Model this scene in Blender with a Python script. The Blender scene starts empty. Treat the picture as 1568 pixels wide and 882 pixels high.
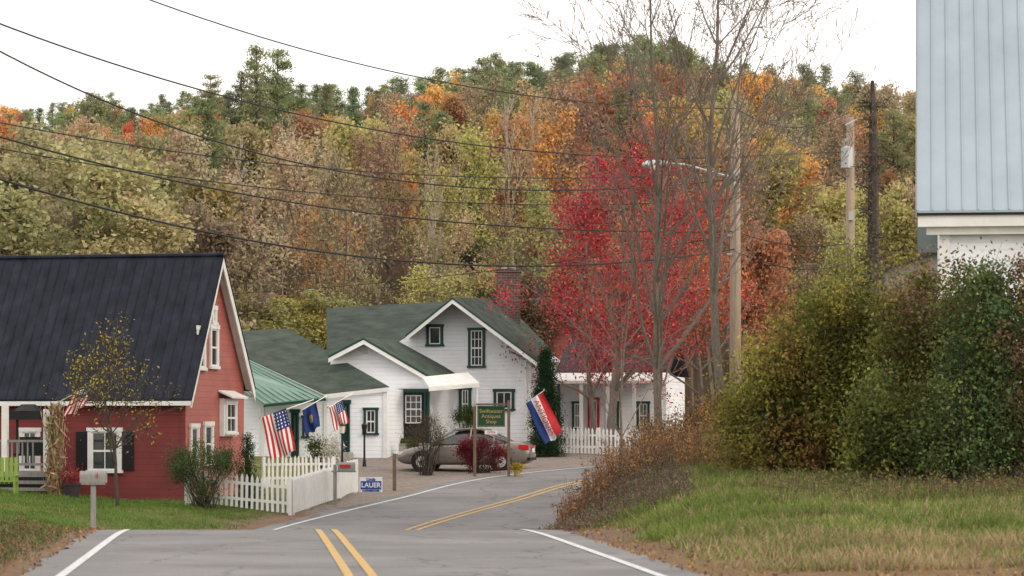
import bpy, math
import numpy as np
from mathutils import Vector
R=np.random.default_rng(11)
scene=bpy.context.scene
F=4446.0; EYE=1.7
# placement helper: image pixel column and row + estimated depth, back-projected -> metres
def P(px,row,D): return np.array([(px-784)/F*D, D, EYE-(row-660)/F*D])
def nrm(v): v=np.asarray(v,float); return v/np.linalg.norm(v)

# ------------------------------------------------------------------ materials
def newmat(name):
    m=bpy.data.materials.new(name); m.use_nodes=True
    nt=m.node_tree; b=nt.nodes['Principled BSDF']; return m,nt,b
def N(nt,t,**k):
    n=nt.nodes.new(t)
    for a,v in k.items(): setattr(n,a,v)
    return n
def mat(name,col,rough=.8,var=.25,scale=3,bump=0,bscale=40,metal=0,spec=.3,col2=None,stretch=None):
    m,nt,b=newmat(name); L=nt.links.new
    tc=N(nt,'ShaderNodeTexCoord'); src=tc.outputs['Object']
    if stretch:
        mp=N(nt,'ShaderNodeMapping'); mp.inputs['Scale'].default_value=stretch; L(src,mp.inputs[0]); src=mp.outputs[0]
    n1=N(nt,'ShaderNodeTexNoise'); n1.inputs['Scale'].default_value=scale; n1.inputs['Detail'].default_value=8; n1.inputs['Roughness'].default_value=.65
    L(src,n1.inputs['Vector'])
    r=N(nt,'ShaderNodeValToRGB'); L(n1.outputs['Fac'],r.inputs[0])
    c=np.array(col); c2=np.array(col2) if col2 is not None else np.clip(c*(1+var),0,1)
    r.color_ramp.elements[0].position=.32; r.color_ramp.elements[1].position=.68
    r.color_ramp.elements[0].color=(*(c*(1-var)),1); r.color_ramp.elements[1].color=(*c2,1)
    L(r.outputs[0],b.inputs['Base Color'])
    b.inputs['Roughness'].default_value=rough; b.inputs['Metallic'].default_value=metal
    b.inputs['Specular IOR Level'].default_value=spec
    if bump:
        n2=N(nt,'ShaderNodeTexNoise'); n2.inputs['Scale'].default_value=bscale; n2.inputs['Detail'].default_value=6; L(src,n2.inputs['Vector'])
        bp=N(nt,'ShaderNodeBump'); bp.inputs['Distance'].default_value=bump; bp.inputs['Strength'].default_value=.7
        L(n2.outputs['Fac'],bp.inputs['Height']); L(bp.outputs[0],b.inputs['Normal'])
    return m
def siding(name,col,pitch=.13,dist=.03,var=.06):
    m=mat(name,col,rough=.6,var=var,scale=.8); nt=m.node_tree; L=nt.links.new; b=nt.nodes['Principled BSDF']
    g=N(nt,'ShaderNodeNewGeometry'); s=N(nt,'ShaderNodeSeparateXYZ'); L(g.outputs['Position'],s.inputs[0])
    d=N(nt,'ShaderNodeMath',operation='DIVIDE'); L(s.outputs[2],d.inputs[0]); d.inputs[1].default_value=pitch
    f=N(nt,'ShaderNodeMath',operation='FRACT'); L(d.outputs[0],f.inputs[0])
    mr=N(nt,'ShaderNodeMapRange'); L(f.outputs[0],mr.inputs[0]); mr.inputs[1].default_value=0; mr.inputs[2].default_value=1; mr.inputs[3].default_value=1; mr.inputs[4].default_value=0
    bp=N(nt,'ShaderNodeBump'); bp.inputs['Distance'].default_value=dist; L(mr.outputs[0],bp.inputs['Height']); L(bp.outputs[0],b.inputs['Normal'])
    return m
M={}
M['white']=siding('white_clapboard',(.74,.755,.785),.16,.06,.09)
M['red']=siding('shaded_tone_red_clapboard',(.15,.022,.021),.18,.07,.22)  # front wall red, darkened in the colour for facing away from the sun
M['redl']=siding('lit_tone_red_clapboard',(.34,.10,.08),.18,.07,.18)  # lighter copy of the red boards: sun from the right put into the colour
M['wpaint']=mat('white_paint',(.74,.74,.72),.5,.1,2)
M['gpaint']=mat('dark_green_paint',(.012,.05,.04),.4,.1,2)
M['shingle']=mat('green_shingle',(.042,.064,.052),.95,.35,1.2,.02,25,col2=(.076,.096,.078),stretch=(1,1,3))
M['metalg']=mat('green_metal_roof',(.14,.24,.19),.4,.15,1.2,spec=.5)
M['metald']=mat('dark_metal_roof',(.007,.009,.020),.6,.45,1.6,.012,5,spec=.22,stretch=(1.6,1.6,.35),col2=(.020,.024,.040))
M['metalb']=mat('pale_blue_metal_roof',(.31,.375,.43),.5,.1,.7,spec=.4,stretch=(1,1,.25))
M['glass']=mat('window_glass',(.03,.035,.04),.08,.3,.6,spec=.9)
M['black']=mat('black_paint',(.012,.012,.014),.5,.1)
M['wood']=mat('weathered_wood',(.15,.11,.08),.9,.3,6,.01,30,stretch=(6,6,.6))
M['pole']=mat('utility_pole_wood',(.33,.25,.19),.9,.3,5,.015,20,stretch=(8,8,.5))
M['greyw']=mat('grey_wood',(.26,.25,.24),.9,.25,5,.01,20,stretch=(8,8,.5))
M['steel']=mat('galvanised_steel',(.45,.46,.47),.5,.1,3,metal=.3)
M['bark']=mat('bark',(.19,.155,.13),.95,.35,7,.02,25,stretch=(3,3,1))
M['barkd']=mat('dark_bark',(.07,.055,.05),.95,.35,7,.02,25)
M['birch']=mat('birch_bark',(.42,.37,.31),.9,.3,7)
M['wire']=mat('wire_black',(.02,.02,.022),.6,.1)
M['yellow']=mat('road_paint_yellow',(.52,.32,.10),.7,.28,9,col2=(.60,.40,.15))
M['wline']=mat('road_paint_white',(.56,.56,.56),.7,.28,9)
M['signg']=mat('sign_green',(.010,.05,.026),.5,.15)
M['gold']=mat('gold_lettering',(.40,.29,.10),.5,.15)
M['blue']=mat('blue',(.02,.06,.28),.6,.15)
M['navy']=mat('navy_cloth',(.015,.035,.15),.8,.15)
M['redc']=mat('red_cloth',(.45,.025,.03),.8,.15)
M['whitec']=mat('white_cloth',(.72,.71,.71),.8,.06)
M['carp']=mat('car_paint',(.21,.19,.175),.28,.08,2,metal=.4,spec=.6)
M['carg']=mat('car_glass',(.02,.022,.025),.05,.1,2,spec=1)
M['tyre']=mat('tyre',(.015,.015,.015),.8,.1)
M['tail']=mat('tail_light',(.5,.02,.015),.2,.1)
M['straw']=mat('corn_stalk',(.40,.29,.16),.9,.25,6)
M['terra']=mat('dark_roof',(.045,.038,.045),.9,.25,2)
M['concrete']=mat('concrete',(.35,.33,.3),.9,.15,4)
M['lamp']=mat('lamp_glass',(.7,.65,.5),.3,.1)
def brick():
    m,nt,b=newmat('brick'); L=nt.links.new
    tc=N(nt,'ShaderNodeTexCoord'); mp=N(nt,'ShaderNodeMapping'); mp.inputs['Rotation'].default_value=(math.radians(90),0,0); L(tc.outputs['Object'],mp.inputs[0])
    t=N(nt,'ShaderNodeTexBrick'); t.inputs['Scale'].default_value=2.2; t.inputs['Color1'].default_value=(.12,.06,.05,1); t.inputs['Color2'].default_value=(.065,.04,.038,1); t.inputs['Mortar'].default_value=(.16,.14,.13,1); t.inputs['Mortar Size'].default_value=.02
    L(mp.outputs[0],t.inputs[0]); L(t.outputs[0],b.inputs['Base Color']); b.inputs['Roughness'].default_value=.9; return m
M['brick']=brick()
def leafmat():
    m,nt,b=newmat('leaf'); L=nt.links.new
    a=N(nt,'ShaderNodeAttribute'); a.attribute_name='col'
    oi=N(nt,'ShaderNodeObjectInfo')
    mx=N(nt,'ShaderNodeMix'); mx.data_type='RGBA'; mx.blend_type='MULTIPLY'; mx.inputs[0].default_value=1
    L(a.outputs['Color'],mx.inputs[6]); L(oi.outputs['Color'],mx.inputs[7])
    L(mx.outputs[2],b.inputs['Base Color']); b.inputs['Roughness'].default_value=.75; b.inputs['Specular IOR Level'].default_value=.12
    tr=N(nt,'ShaderNodeBsdfTranslucent'); L(mx.outputs[2],tr.inputs[0])
    ms=N(nt,'ShaderNodeMixShader'); ms.inputs[0].default_value=.35
    L(b.outputs[0],ms.inputs[1]); L(tr.outputs[0],ms.inputs[2])
    L(ms.outputs[0],nt.nodes['Material Output'].inputs[0]); return m
M['leaf']=leafmat()

# ------------------------------------------------------------------ mesh helpers
def empty(name,loc=(0,0,0)):
    e=bpy.data.objects.new(name,None); e.location=loc; scene.collection.objects.link(e); return e
def link(o,parent=None):
    scene.collection.objects.link(o)
    if parent is not None:
        o.parent=parent; o.matrix_parent_inverse=parent.matrix_basis.inverted()
    return o
class MB:
    def __init__(s): s.v=[];s.f=[];s.m=[];s.mats=[]
    def mi(s,k):
        m=M[k] if isinstance(k,str) else k
        if m not in s.mats: s.mats.append(m)
        return s.mats.index(m)
    def face(s,pts,k):
        i=len(s.v); s.v+= [tuple(map(float,p)) for p in pts]; s.f.append(list(range(i,i+len(pts)))); s.m.append(s.mi(k))
    def prism(s,pts,off,k):
        pts=[np.asarray(p,float) for p in pts]; off=np.asarray(off,float); n=len(pts); i=len(s.v); mi=s.mi(k)
        s.v+=[tuple(p) for p in pts]+[tuple(p+off) for p in pts]
        s.f.append(list(range(i,i+n))); s.f.append(list(range(i+2*n-1,i+n-1,-1)))
        for a in range(n):
            b=(a+1)%n; s.f.append([i+b,i+a,i+n+a,i+n+b])
        s.m+=[mi]*(n+2)
    def box(s,c,sz,k,u=(1,0,0)):
        u=nrm(u); w=np.array([0,0,1.]); 
        if abs(u[2])>.9: w=np.array([0,1.,0])
        v=nrm(np.cross(w,u)); w=np.cross(u,v); c=np.asarray(c,float)
        a,b,d=u*sz[0]/2,v*sz[1]/2,w*sz[2]/2
        s.prism([c-a-b-d,c+a-b-d,c+a+b-d,c-a+b-d],2*d,k)
    def tube(s,p0,p1,r0,r1,k,n=10,caps=True):
        p0=np.asarray(p0,float);p1=np.asarray(p1,float); d=nrm(p1-p0); a=nrm(np.cross(d,(0.3,1,0.2) if abs(d[1])<.8 else (1,0,.2))); b=np.cross(d,a)
        i=len(s.v); mi=s.mi(k)
        for p,r in((p0,r0),(p1,r1)):
            for j in range(n):
                t=2*math.pi*j/n; s.v.append(tuple(p+r*(a*math.cos(t)+b*math.sin(t))))
        for j in range(n):
            q=(j+1)%n; s.f.append([i+j,i+q,i+n+q,i+n+j]); s.m.append(mi)
        if caps:
            s.f.append(list(range(i+n-1,i-1,-1))); s.f.append(list(range(i+n,i+2*n))); s.m+=[mi,mi]
    def build(s,name,parent=None,smooth=False,bevel=0):
        me=bpy.data.meshes.new(name); me.from_pydata(s.v,[],s.f)
        for m in s.mats: me.materials.append(m)
        me.polygons.foreach_set('material_index',s.m)
        if smooth: me.polygons.foreach_set('use_smooth',[True]*len(s.f))
        me.update(); o=bpy.data.objects.new(name,me); link(o,parent)
        if bevel:
            b=o.modifiers.new('b','BEVEL'); b.width=bevel; b.segments=2
        return o
def quadmesh(name,V,cols,mi,mats):
    n=len(V)//4; me=bpy.data.meshes.new(name)
    me.vertices.add(4*n); me.vertices.foreach_set('co',np.ascontiguousarray(V,dtype=np.float32).ravel())
    me.loops.add(4*n); me.loops.foreach_set('vertex_index',np.arange(4*n,dtype=np.int32))
    me.polygons.add(n); me.polygons.foreach_set('loop_start',np.arange(0,4*n,4,dtype=np.int32))
    me.polygons.foreach_set('material_index',np.asarray(mi,dtype=np.int32))
    me.update(calc_edges=True)
    a=me.color_attributes.new('col','FLOAT_COLOR','POINT')
    c=np.ones((4*n,4),np.float32); c[:,:3]=np.repeat(cols,4,axis=0); a.data.foreach_set('color',c.ravel())
    for m in mats: me.materials.append(m)
    return me
def leafq(C,size,rng,aspect=.55,up=None):
    n=len(C); a=rng.normal(size=(n,3)); 
    if up is not None: a=a*.5+np.asarray(up)
    a/=np.linalg.norm(a,axis=1)[:,None]; b=np.cross(a,rng.normal(size=(n,3))); b/=np.linalg.norm(b,axis=1)[:,None]
    s=(size*rng.uniform(.6,1.35,n))[:,None]
    V=np.stack([C-a*s*.5,C-b*s*aspect*.5,C+a*s*.5,C+b*s*aspect*.5],1); return V.reshape(-1,3)
def segq(segs,k=5):
    S=np.array([np.r_[s[0],s[1],s[2],s[3]] for s in segs]); p0,p1,r0,r1=S[:,:3],S[:,3:6],S[:,6:7],S[:,7:8]
    d=p1-p0; d/=np.linalg.norm(d,axis=1)[:,None]+1e-9; p1=p1+d*r1*.5
    ref=np.where(np.abs(d[:,2:3])>.8,np.array([[1.,.1,0]]),np.array([[0,.1,1.]])); a=np.cross(d,ref); a/=np.linalg.norm(a,axis=1)[:,None]; b=np.cross(d,a)
    out=[]
    for j in range(k):
        t0,t1=2*math.pi*j/k,2*math.pi*(j+1)/k
        e0=a*math.cos(t0)+b*math.sin(t0); e1=a*math.cos(t1)+b*math.sin(t1)
        out.append(np.stack([p0+e0*r0,p0+e1*r0,p1+e1*r1,p1+e0*r1],1))
    return np.concatenate(out,0).reshape(-1,3)
def segs_tree(rng,base,H,r0,depth=3,nch=(1.8,1.5,1.4,1.2),ang=.75,up=.06,jit=.1,first=.25,ratio=.55,d0=(0,0,1),minr=.006,ns0=9,taper=.85,cr=.62):
    segs=[];tips=[];st=[(np.asarray(base,float),nrm(d0),H,r0,0)]
    while st:
        p,d,L,r,lv=st.pop(); n=ns0 if lv==0 else max(3,6-lv); rad=r
        for i in range(n):
            d=nrm(d+rng.normal(0,jit if lv else jit*.5,3)+np.array([0,0,up])); q=p+d*L/n; t=(i+1)/n; rn=max(minr,r*(1-t*taper))
            segs.append((p,q,rad,rn))
            if lv<depth and (t>=first if lv==0 else t>.25):
                k=int(nch[min(lv,len(nch)-1)]+rng.random())
                for _ in range(k):
                    ax=nrm(np.cross(d,rng.normal(size=3))); an=ang*rng.uniform(.6,1.3)
                    cd=d*math.cos(an)+ax*math.sin(an); cl=L*ratio*(1.15-.75*t if lv==0 else 1.05-.4*t)*rng.uniform(.65,1.2)
                    st.append((q,cd,cl,max(minr,rn*cr),lv+1))
            if lv>=depth: tips.append(q)
            p=q;rad=rn
        tips.append(p)
    return segs,np.array(tips)
def pack(name,segs,k,C,size,cols,rng,bark='bark',aspect=.55,up=None):
    Vs=[];cs=[];mi=[]
    if segs:
        q=segq(segs,k); Vs.append(q); n=len(q)//4; cs.append(np.ones((n,3))*.5); mi+= [0]*n
    if C is not None and len(C):
        q=leafq(C,size,rng,aspect,up); Vs.append(q); cs.append(cols); mi+=[1]*len(C)
    return quadmesh(name,np.concatenate(Vs),np.concatenate(cs),mi,[M[bark],M['leaf']])

# ------------------------------------------------------------------ terrain
cl=np.array([(8,-100),(2.9,-20),(1.15,0),(-1.77,34),(-3.35,52),(-3.95,60),(-3.85,66),(-3.1,72),(-2.0,77.7),(.1,86),(2.6,95.2),(6.6,101.2),(12,105.5),(22,109),(60,113),(140,118)],float)
def dens(pts,step=1.0):
    out=[]
    for i in range(len(pts)-1):
        p0=pts[max(i-1,0)];p1=pts[i];p2=pts[i+1];p3=pts[min(i+2,len(pts)-1)]; n=max(2,int(np.linalg.norm(p2-p1)/step))
        for j in range(n):
            t=j/n; m1=(p2-p0)/2;m2=(p3-p1)/2
            if i==0: m1=p2-p1
            L=np.linalg.norm(p2-p1); m1=m1/np.linalg.norm(m1)*L; m2=m2/np.linalg.norm(m2)*L
            out.append((2*t**3-3*t**2+1)*p1+(t**3-2*t**2+t)*m1+(-2*t**3+3*t**2)*p2+(t**3-t**2)*m2)
    out.append(pts[-1]); return np.array(out)
RC=dens(cl,.5); RT=np.gradient(RC,axis=0); RT/=np.linalg.norm(RT,axis=1)[:,None]
def rdist(X,Y):
    X=np.atleast_1d(X).astype(float).ravel();Y=np.atleast_1d(Y).astype(float).ravel(); d=np.empty(len(X));sg=np.empty(len(X)); C=RC[::2];T=RT[::2]
    for s in range(0,len(X),20000):
        e=s+20000; dx=X[s:e,None]-C[None,:,0]; dy=Y[s:e,None]-C[None,:,1]; dd=dx*dx+dy*dy; i=dd.argmin(1); k=np.arange(len(i))
        cr=T[i,0]*dy[k,i]-T[i,1]*dx[k,i]; d[s:e]=np.sqrt(dd[k,i]); sg[s:e]=np.where(cr<0,1,-1)
    return d,sg
yy=np.arange(-120,1500,.25)
def prof(pts,sig):
    a=np.array(pts,float); z=np.interp(yy,a[:,0],a[:,1]); k=np.exp(-.5*(np.arange(-40,41)*.25/sig)**2);k/=k.sum(); zp=np.pad(z,40,mode='edge'); return np.convolve(zp,k,'valid')
HB=[(-120,0),(48,0),(53,-.06),(58,-.5),(64,-1.05),(68,-1.15),(74,-.9),(81,-.58),(105,.57),(117,1.15),(130,1.7),(145,3),(160,6),(200,14),(250,22),(290,26),(400,28),(1500,28)]
base_t=prof(HB,1.6)
left_t=prof([(-120,0),(45,.02),(56,-.33),(86,-.36),(100,.1),(117,1.15),(130,1.7),(145,3),(160,6),(200,14),(250,22),(290,26),(400,28),(1500,28)],2)
right_t=prof([(-120,0),(33,0),(37,.06),(42,.3),(50,.68),(56,.88),(75,1.0),(95,1.0),(117,1.3),(130,1.7),(145,3),(160,6),(200,14),(250,22),(290,26),(400,28),(1500,28)],1.5)
def sm(t): t=np.clip(t,0,1); return t*t*(3-2*t)
def vn(X,Y,s,seed=0):
    return (np.sin(X*s*1.3+seed+1.7*np.sin(Y*s*.9+seed*2))+np.sin(Y*s*1.7+seed*3+1.3*np.sin(X*s*1.1))+np.sin((X+Y)*s*2.3+seed)*.5+np.sin((X*.7-Y*1.2)*s*3.9+seed*5)*.35)/2.85
def H(X,Y,full=False):
    X=np.atleast_1d(X).astype(float);Y=np.atleast_1d(Y).astype(float)
    sh=X.shape; x=X.ravel();y=Y.ravel(); d,sg=rdist(x,y)
    b=np.interp(y,yy,base_t); l=np.interp(y,yy,left_t)+np.clip(-11-x,0,8)*.1*sm((y-50)/20); r=np.interp(y,yy,right_t)
    z=np.where(sg>0,b+(r-b)*sm((d-4.2)/3.0),b+(l-b)*sm((d-4.4)/3.2))
    z=z+vn(x,y,.8)*.045*sm((d-4.3)/1.5)
    if full: return z.reshape(sh),d.reshape(sh),sg.reshape(sh)
    return z.reshape(sh)
def h1(x,y): return float(H(x,y)[0])
xs=np.unique(np.r_[np.arange(-22,22.01,.35),-np.geomspace(22,900,26),np.geomspace(22,900,26)])
ys=np.unique(np.r_[np.arange(18,128,.4),np.arange(-100,18,6),np.geomspace(128,1400,50)])
GX,GY=np.meshgrid(xs,ys); Z,DD,SG=H(GX,GY,True)
Zt=Z-.07*(1-sm((DD-3.75)/.45))
gr=np.array([.10,.15,.034]);dirt=np.array([.24,.19,.15]);lit=np.array([.25,.14,.085]);grav=np.array([.28,.245,.22]);dry=np.array([.26,.21,.11]);forest=np.array([.10,.075,.04])
n1=vn(GX,GY,1.1,1);n2=vn(GX,GY,3.1,2);n3=vn(GX,GY,6.3,5);nn=(n1*.5+n2*.35+n3*.25)
def mixc(a,b,t): return a+(b-a)*np.clip(t,0,1)[...,None]
col=np.broadcast_to(gr,GX.shape+(3,)).copy(); col=mixc(col,dry,.35+.6*nn)
L_=SG<0; Rt=SG>0
lawn=L_&(GY>54)&(GY<90); col[lawn]=mixc(np.broadcast_to(gr,GX.shape+(3,)),dry,.12+.3*nn)[lawn]
t=1-sm((DD-4.7-.7*nn)/.9); col=np.where(L_[...,None],mixc(col,mixc(np.broadcast_to(lit,col.shape),dirt,.5+.8*nn),t),col)
t=1-sm((DD-5.0-1.6*nn)/1.6); col=np.where(Rt[...,None],mixc(col,mixc(np.broadcast_to(lit,col.shape),dirt*.9,.5+.9*nn),t),col)
t=1-sm((GY-38.5-2.5*nn)/3.0); col=np.where(Rt[...,None],mixc(col,lit*.5+dry*.5,t*.9),col)
g=L_&(GY>80); t=sm((GY-80-1.5*nn)/2)*sm((GX+7.5)/1.0); col=np.where(g[...,None],mixc(col,mixc(np.broadcast_to(grav,col.shape),lit,.1+.35*nn),t),col)
t=sm((GY-126)/8); col=mixc(col,forest,t)
me=bpy.data.meshes.new('ground'); nx,ny=len(xs),len(ys)
me.vertices.add(nx*ny); me.vertices.foreach_set('co',np.stack([GX,GY,Zt],-1).astype(np.float32).ravel())
ii=(np.arange(ny-1)[:,None]*nx+np.arange(nx-1)[None,:]).ravel(); fq=np.stack([ii,ii+1,ii+nx+1,ii+nx],1).astype(np.int32)
me.loops.add(fq.size); me.loops.foreach_set('vertex_index',fq.ravel()); me.polygons.add(len(fq)); me.polygons.foreach_set('loop_start',np.arange(0,fq.size,4,dtype=np.int32)); me.update(calc_edges=True)
me.polygons.foreach_set('use_smooth',[True]*len(fq))
a=me.color_attributes.new('col','FLOAT_COLOR','POINT'); c4=np.ones((nx*ny,4),np.float32); c4[:,:3]=np.clip(col.reshape(-1,3),0,1); a.data.foreach_set('color',c4.ravel())
gm,nt,b=newmat('ground'); L=nt.links.new
at=N(nt,'ShaderNodeAttribute'); at.attribute_name='col'; tc=N(nt,'ShaderNodeTexCoord'); n_=N(nt,'ShaderNodeTexNoise'); n_.inputs['Scale'].default_value=5; n_.inputs['Detail'].default_value=12; n_.inputs['Roughness'].default_value=.8
L(tc.outputs['Object'],n_.inputs[0]); mr=N(nt,'ShaderNodeMapRange'); L(n_.outputs[0],mr.inputs[0]); mr.inputs[1].default_value=.3;mr.inputs[2].default_value=.7;mr.inputs[3].default_value=.5;mr.inputs[4].default_value=1.5
mx=N(nt,'ShaderNodeVectorMath',operation='SCALE'); L(at.outputs['Color'],mx.inputs[0]); L(mr.outputs[0],mx.inputs[3]); L(mx.outputs[0],b.inputs['Base Color']); b.inputs['Roughness'].default_value=.95; b.inputs['Specular IOR Level'].default_value=.1
bp=N(nt,'ShaderNodeBump'); bp.inputs['Distance'].default_value=.08; L(n_.outputs[0],bp.inputs['Height']); L(bp.outputs[0],b.inputs['Normal'])
me.materials.append(gm); link(bpy.data.objects.new('ground',me))

# ------------------------------------------------------------------ road
rm,nt,b=newmat('asphalt'); L=nt.links.new
tc=N(nt,'ShaderNodeTexCoord'); na=N(nt,'ShaderNodeTexNoise'); na.inputs['Scale'].default_value=.35; na.inputs['Detail'].default_value=9; na.inputs['Roughness'].default_value=.6
nb=N(nt,'ShaderNodeTexNoise'); nb.inputs['Scale'].default_value=30; nb.inputs['Detail'].default_value=4; L(tc.outputs['Object'],na.inputs[0]); L(tc.outputs['Object'],nb.inputs[0])
cr=N(nt,'ShaderNodeValToRGB'); L(na.outputs[0],cr.inputs[0]); cr.color_ramp.elements[0].position=.35;cr.color_ramp.elements[1].position=.65;cr.color_ramp.elements[0].color=(.155,.15,.15,1);cr.color_ramp.elements[1].color=(.225,.217,.217,1)
vo=N(nt,'ShaderNodeTexVoronoi',feature='DISTANCE_TO_EDGE'); vo.inputs['Scale'].default_value=.32
nd=N(nt,'ShaderNodeTexNoise'); nd.inputs['Scale'].default_value=1.5; nd.inputs['Detail'].default_value=5; L(tc.outputs['Object'],nd.inputs[0])
ad=N(nt,'ShaderNodeVectorMath',operation='ADD'); L(tc.outputs['Object'],ad.inputs[0]); L(nd.outputs['Color'],ad.inputs[1]); L(ad.outputs[0],vo.inputs[0])
m1=N(nt,'ShaderNodeMapRange'); L(vo.outputs['Distance'],m1.inputs[0]); m1.inputs[1].default_value=0;m1.inputs[2].default_value=.012;m1.inputs[3].default_value=.5;m1.inputs[4].default_value=1
m2=N(nt,'ShaderNodeMapRange'); L(nb.outputs[0],m2.inputs[0]); m2.inputs[1].default_value=.3;m2.inputs[2].default_value=.7;m2.inputs[3].default_value=.82;m2.inputs[4].default_value=1.18
mm=N(nt,'ShaderNodeMath',operation='MULTIPLY'); L(m1.outputs[0],mm.inputs[0]); L(m2.outputs[0],mm.inputs[1])
sc=N(nt,'ShaderNodeVectorMath',operation='SCALE'); L(cr.outputs[0],sc.inputs[0]); L(mm.outputs[0],sc.inputs[3]); L(sc.outputs[0],b.inputs['Base Color']); b.inputs['Roughness'].default_value=.85; b.inputs['Specular IOR Level'].default_value=.2
def strip(name,o0,o1,dz,m,parent,y0=-100,y1=200,nacross=6,wob=0):
    idx=[i for i in range(len(RC)) if y0<=RC[i,1]<=y1]; V=[];Fc=[]
    offs=np.linspace(o0,o1,nacross+1); nrmv=np.stack([RT[:,1],-RT[:,0]],1)
    for i in idx:
        for k,o in enumerate(offs):
            w=wob*(math.sin(i*.9)*math.sin(i*.37+k)+.6*math.sin(i*2.3+k)) if k in(0,nacross) else 0
            p=RC[i]+nrmv[i]*(o+w); V.append((p[0],p[1],float(np.interp(p[1],yy,base_t))+dz))
    n=nacross+1
    for i in range(len(idx)-1):
        for k in range(nacross): Fc.append((i*n+k,i*n+k+1,(i+1)*n+k+1,(i+1)*n+k))
    me=bpy.data.meshes.new(name); me.from_pydata(V,[],Fc); me.materials.append(m); me.polygons.foreach_set('use_smooth',[True]*len(Fc)); return link(bpy.data.objects.new(name,me),parent)
road=empty('road')
strip('asphalt_surface',-4.0,4.05,0,rm,road,nacross=8,wob=.07)
for nm,o,w,m in(('yellow_line_a',-.14,.11,'yellow'),('yellow_line_b',.14,.11,'yellow'),('edge_line_left',-3.5,.12,'wline'),('edge_line_right',3.5,.12,'wline')):
    strip(nm,o-w/2,o+w/2,.008,M[m],road,nacross=1)

# ------------------------------------------------------------------ building helpers
class Fr:
    def __init__(s,O,u): s.O=np.array([O[0],O[1],0.]); u=nrm([u[0],u[1],0]); s.u=u; s.n=np.array([u[1],-u[0],0])
    def on(s,px,row):
        d=np.array([(px-784)/F,1,-(row-660)/F]); E=np.array([0,0,EYE]); t=np.dot(s.O-E,s.n)/np.dot(d,s.n); q=E+d*t; return float(np.dot(q-s.O,s.u)),float(q[2])
    def pt(s,u,z,o=0): p=s.O+s.u*u+s.n*o; return np.array([p[0],p[1],z])
def fbox(mb,fr,u0,u1,z0,z1,o0,o1,k):
    mb.prism([fr.pt(u0,z0,o0),fr.pt(u1,z0,o0),fr.pt(u1,z0,o1),fr.pt(u0,z0,o1)],(0,0,z1-z0),k)
def window(mb,fr,a,b,trim='wpaint',tw=.1,nx=1,ny=2,sash='wpaint',uv=False,shutter=None):
    if uv: u0,z1=a;u1,z0=b
    else: u0,z1=fr.on(*a);u1,z0=fr.on(*b)
    if u1<u0:u0,u1=u1,u0
    if z1<z0: z0,z1=z1,z0
    mb.face([fr.pt(u0,z0,.012),fr.pt(u1,z0,.012),fr.pt(u1,z1,.012),fr.pt(u0,z1,.012)],'glass')
    fbox(mb,fr,u0,u0+tw,z0,z1,.002,.06,trim);fbox(mb,fr,u1-tw,u1,z0,z1,.002,.06,trim)
    fbox(mb,fr,u0-.03,u1+.03,z1,z1+tw,.002,.075,trim);fbox(mb,fr,u0-.04,u1+.04,z0-tw*.7,z0,.002,.09,trim)
    s=.045
    iu0,iu1=u0+tw,u1-tw
    fbox(mb,fr,iu0,iu0+s,z0,z1,.014,.04,sash);fbox(mb,fr,iu1-s,iu1,z0,z1,.014,.04,sash)
    fbox(mb,fr,iu0+s,iu1-s,z1-s,z1,.014,.04,sash);fbox(mb,fr,iu0+s,iu1-s,z0,z0+s,.014,.04,sash)
    for i in range(1,nx):
        c=iu0+(iu1-iu0)*i/nx; fbox(mb,fr,c-.014,c+.014,z0+s,z1-s,.014,.03,sash)
    for i in range(1,ny):
        c=z0+(z1-z0)*i/ny; w=.03 if (i*2==ny) else .014; fbox(mb,fr,iu0+s,iu1-s,c-w,c+w,.014,.034,sash)
    if shutter:
        w=(u1-u0)*.32
        for q in((u0-w-.03,u0-.03),(u1+.03,u1+w+.03)):
            fbox(mb,fr,q[0],q[1],z0,z1,.002,.04,shutter)
            for k in range(14):
                zz=z0+.05+(z1-z0-.1)*k/14; fbox(mb,fr,q[0]+.04,q[1]-.04,zz,zz+.03,.04,.052,shutter)
def beam(mb,p,q,hgt,dep,k,n):
    p=np.asarray(p,float);q=np.asarray(q,float);h=np.array([0,0,-hgt]); mb.prism([p,q,q+h,p+h],np.asarray(n)*dep,k)
def slab(mb,pts,th,k,nseam=0,seamh=.03,seamk=None):
    mb.prism(pts,(0,0,-th),k)
    if nseam and len(pts)==4:
        a,b_,c,d=[np.asarray(p,float) for p in pts]; nn=nrm(np.cross(b_-a,d-a)); nn=nn if nn[2]>0 else -nn
        w=nrm(b_-a)*.014
        for i in range(nseam+1):
            t=i/nseam; p=a+(b_-a)*t; q=d+(c-d)*t; mb.prism([p-w,p+w,q+w,q-w],nn*seamh,seamk or k)

# ---- red house
rh=empty('red_clapboard_house',P(283,775,85))
O=P(283,775,85); u1=np.array([.978,-.208,0]); f1=Fr(O,u1); f2=Fr(O,(.208,.978))
W=MB(); zE=2.95; zR=7.0; zb=-1.2
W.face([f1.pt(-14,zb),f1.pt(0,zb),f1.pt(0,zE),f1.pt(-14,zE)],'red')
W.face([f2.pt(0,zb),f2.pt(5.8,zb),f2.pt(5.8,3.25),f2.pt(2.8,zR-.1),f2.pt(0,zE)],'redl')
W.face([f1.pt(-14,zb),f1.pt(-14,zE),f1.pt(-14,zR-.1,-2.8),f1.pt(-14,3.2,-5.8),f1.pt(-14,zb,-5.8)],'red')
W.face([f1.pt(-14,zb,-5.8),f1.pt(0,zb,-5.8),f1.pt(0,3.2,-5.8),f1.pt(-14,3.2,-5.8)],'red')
fbox(W,f1,-.12,.02,zb,zE-.05,.002,.03,'red'); fbox(W,f2,-.02,.12,zb,zE-.1,.002,.03,'redl')
W.build('walls',rh)
Rf=MB()
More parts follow.
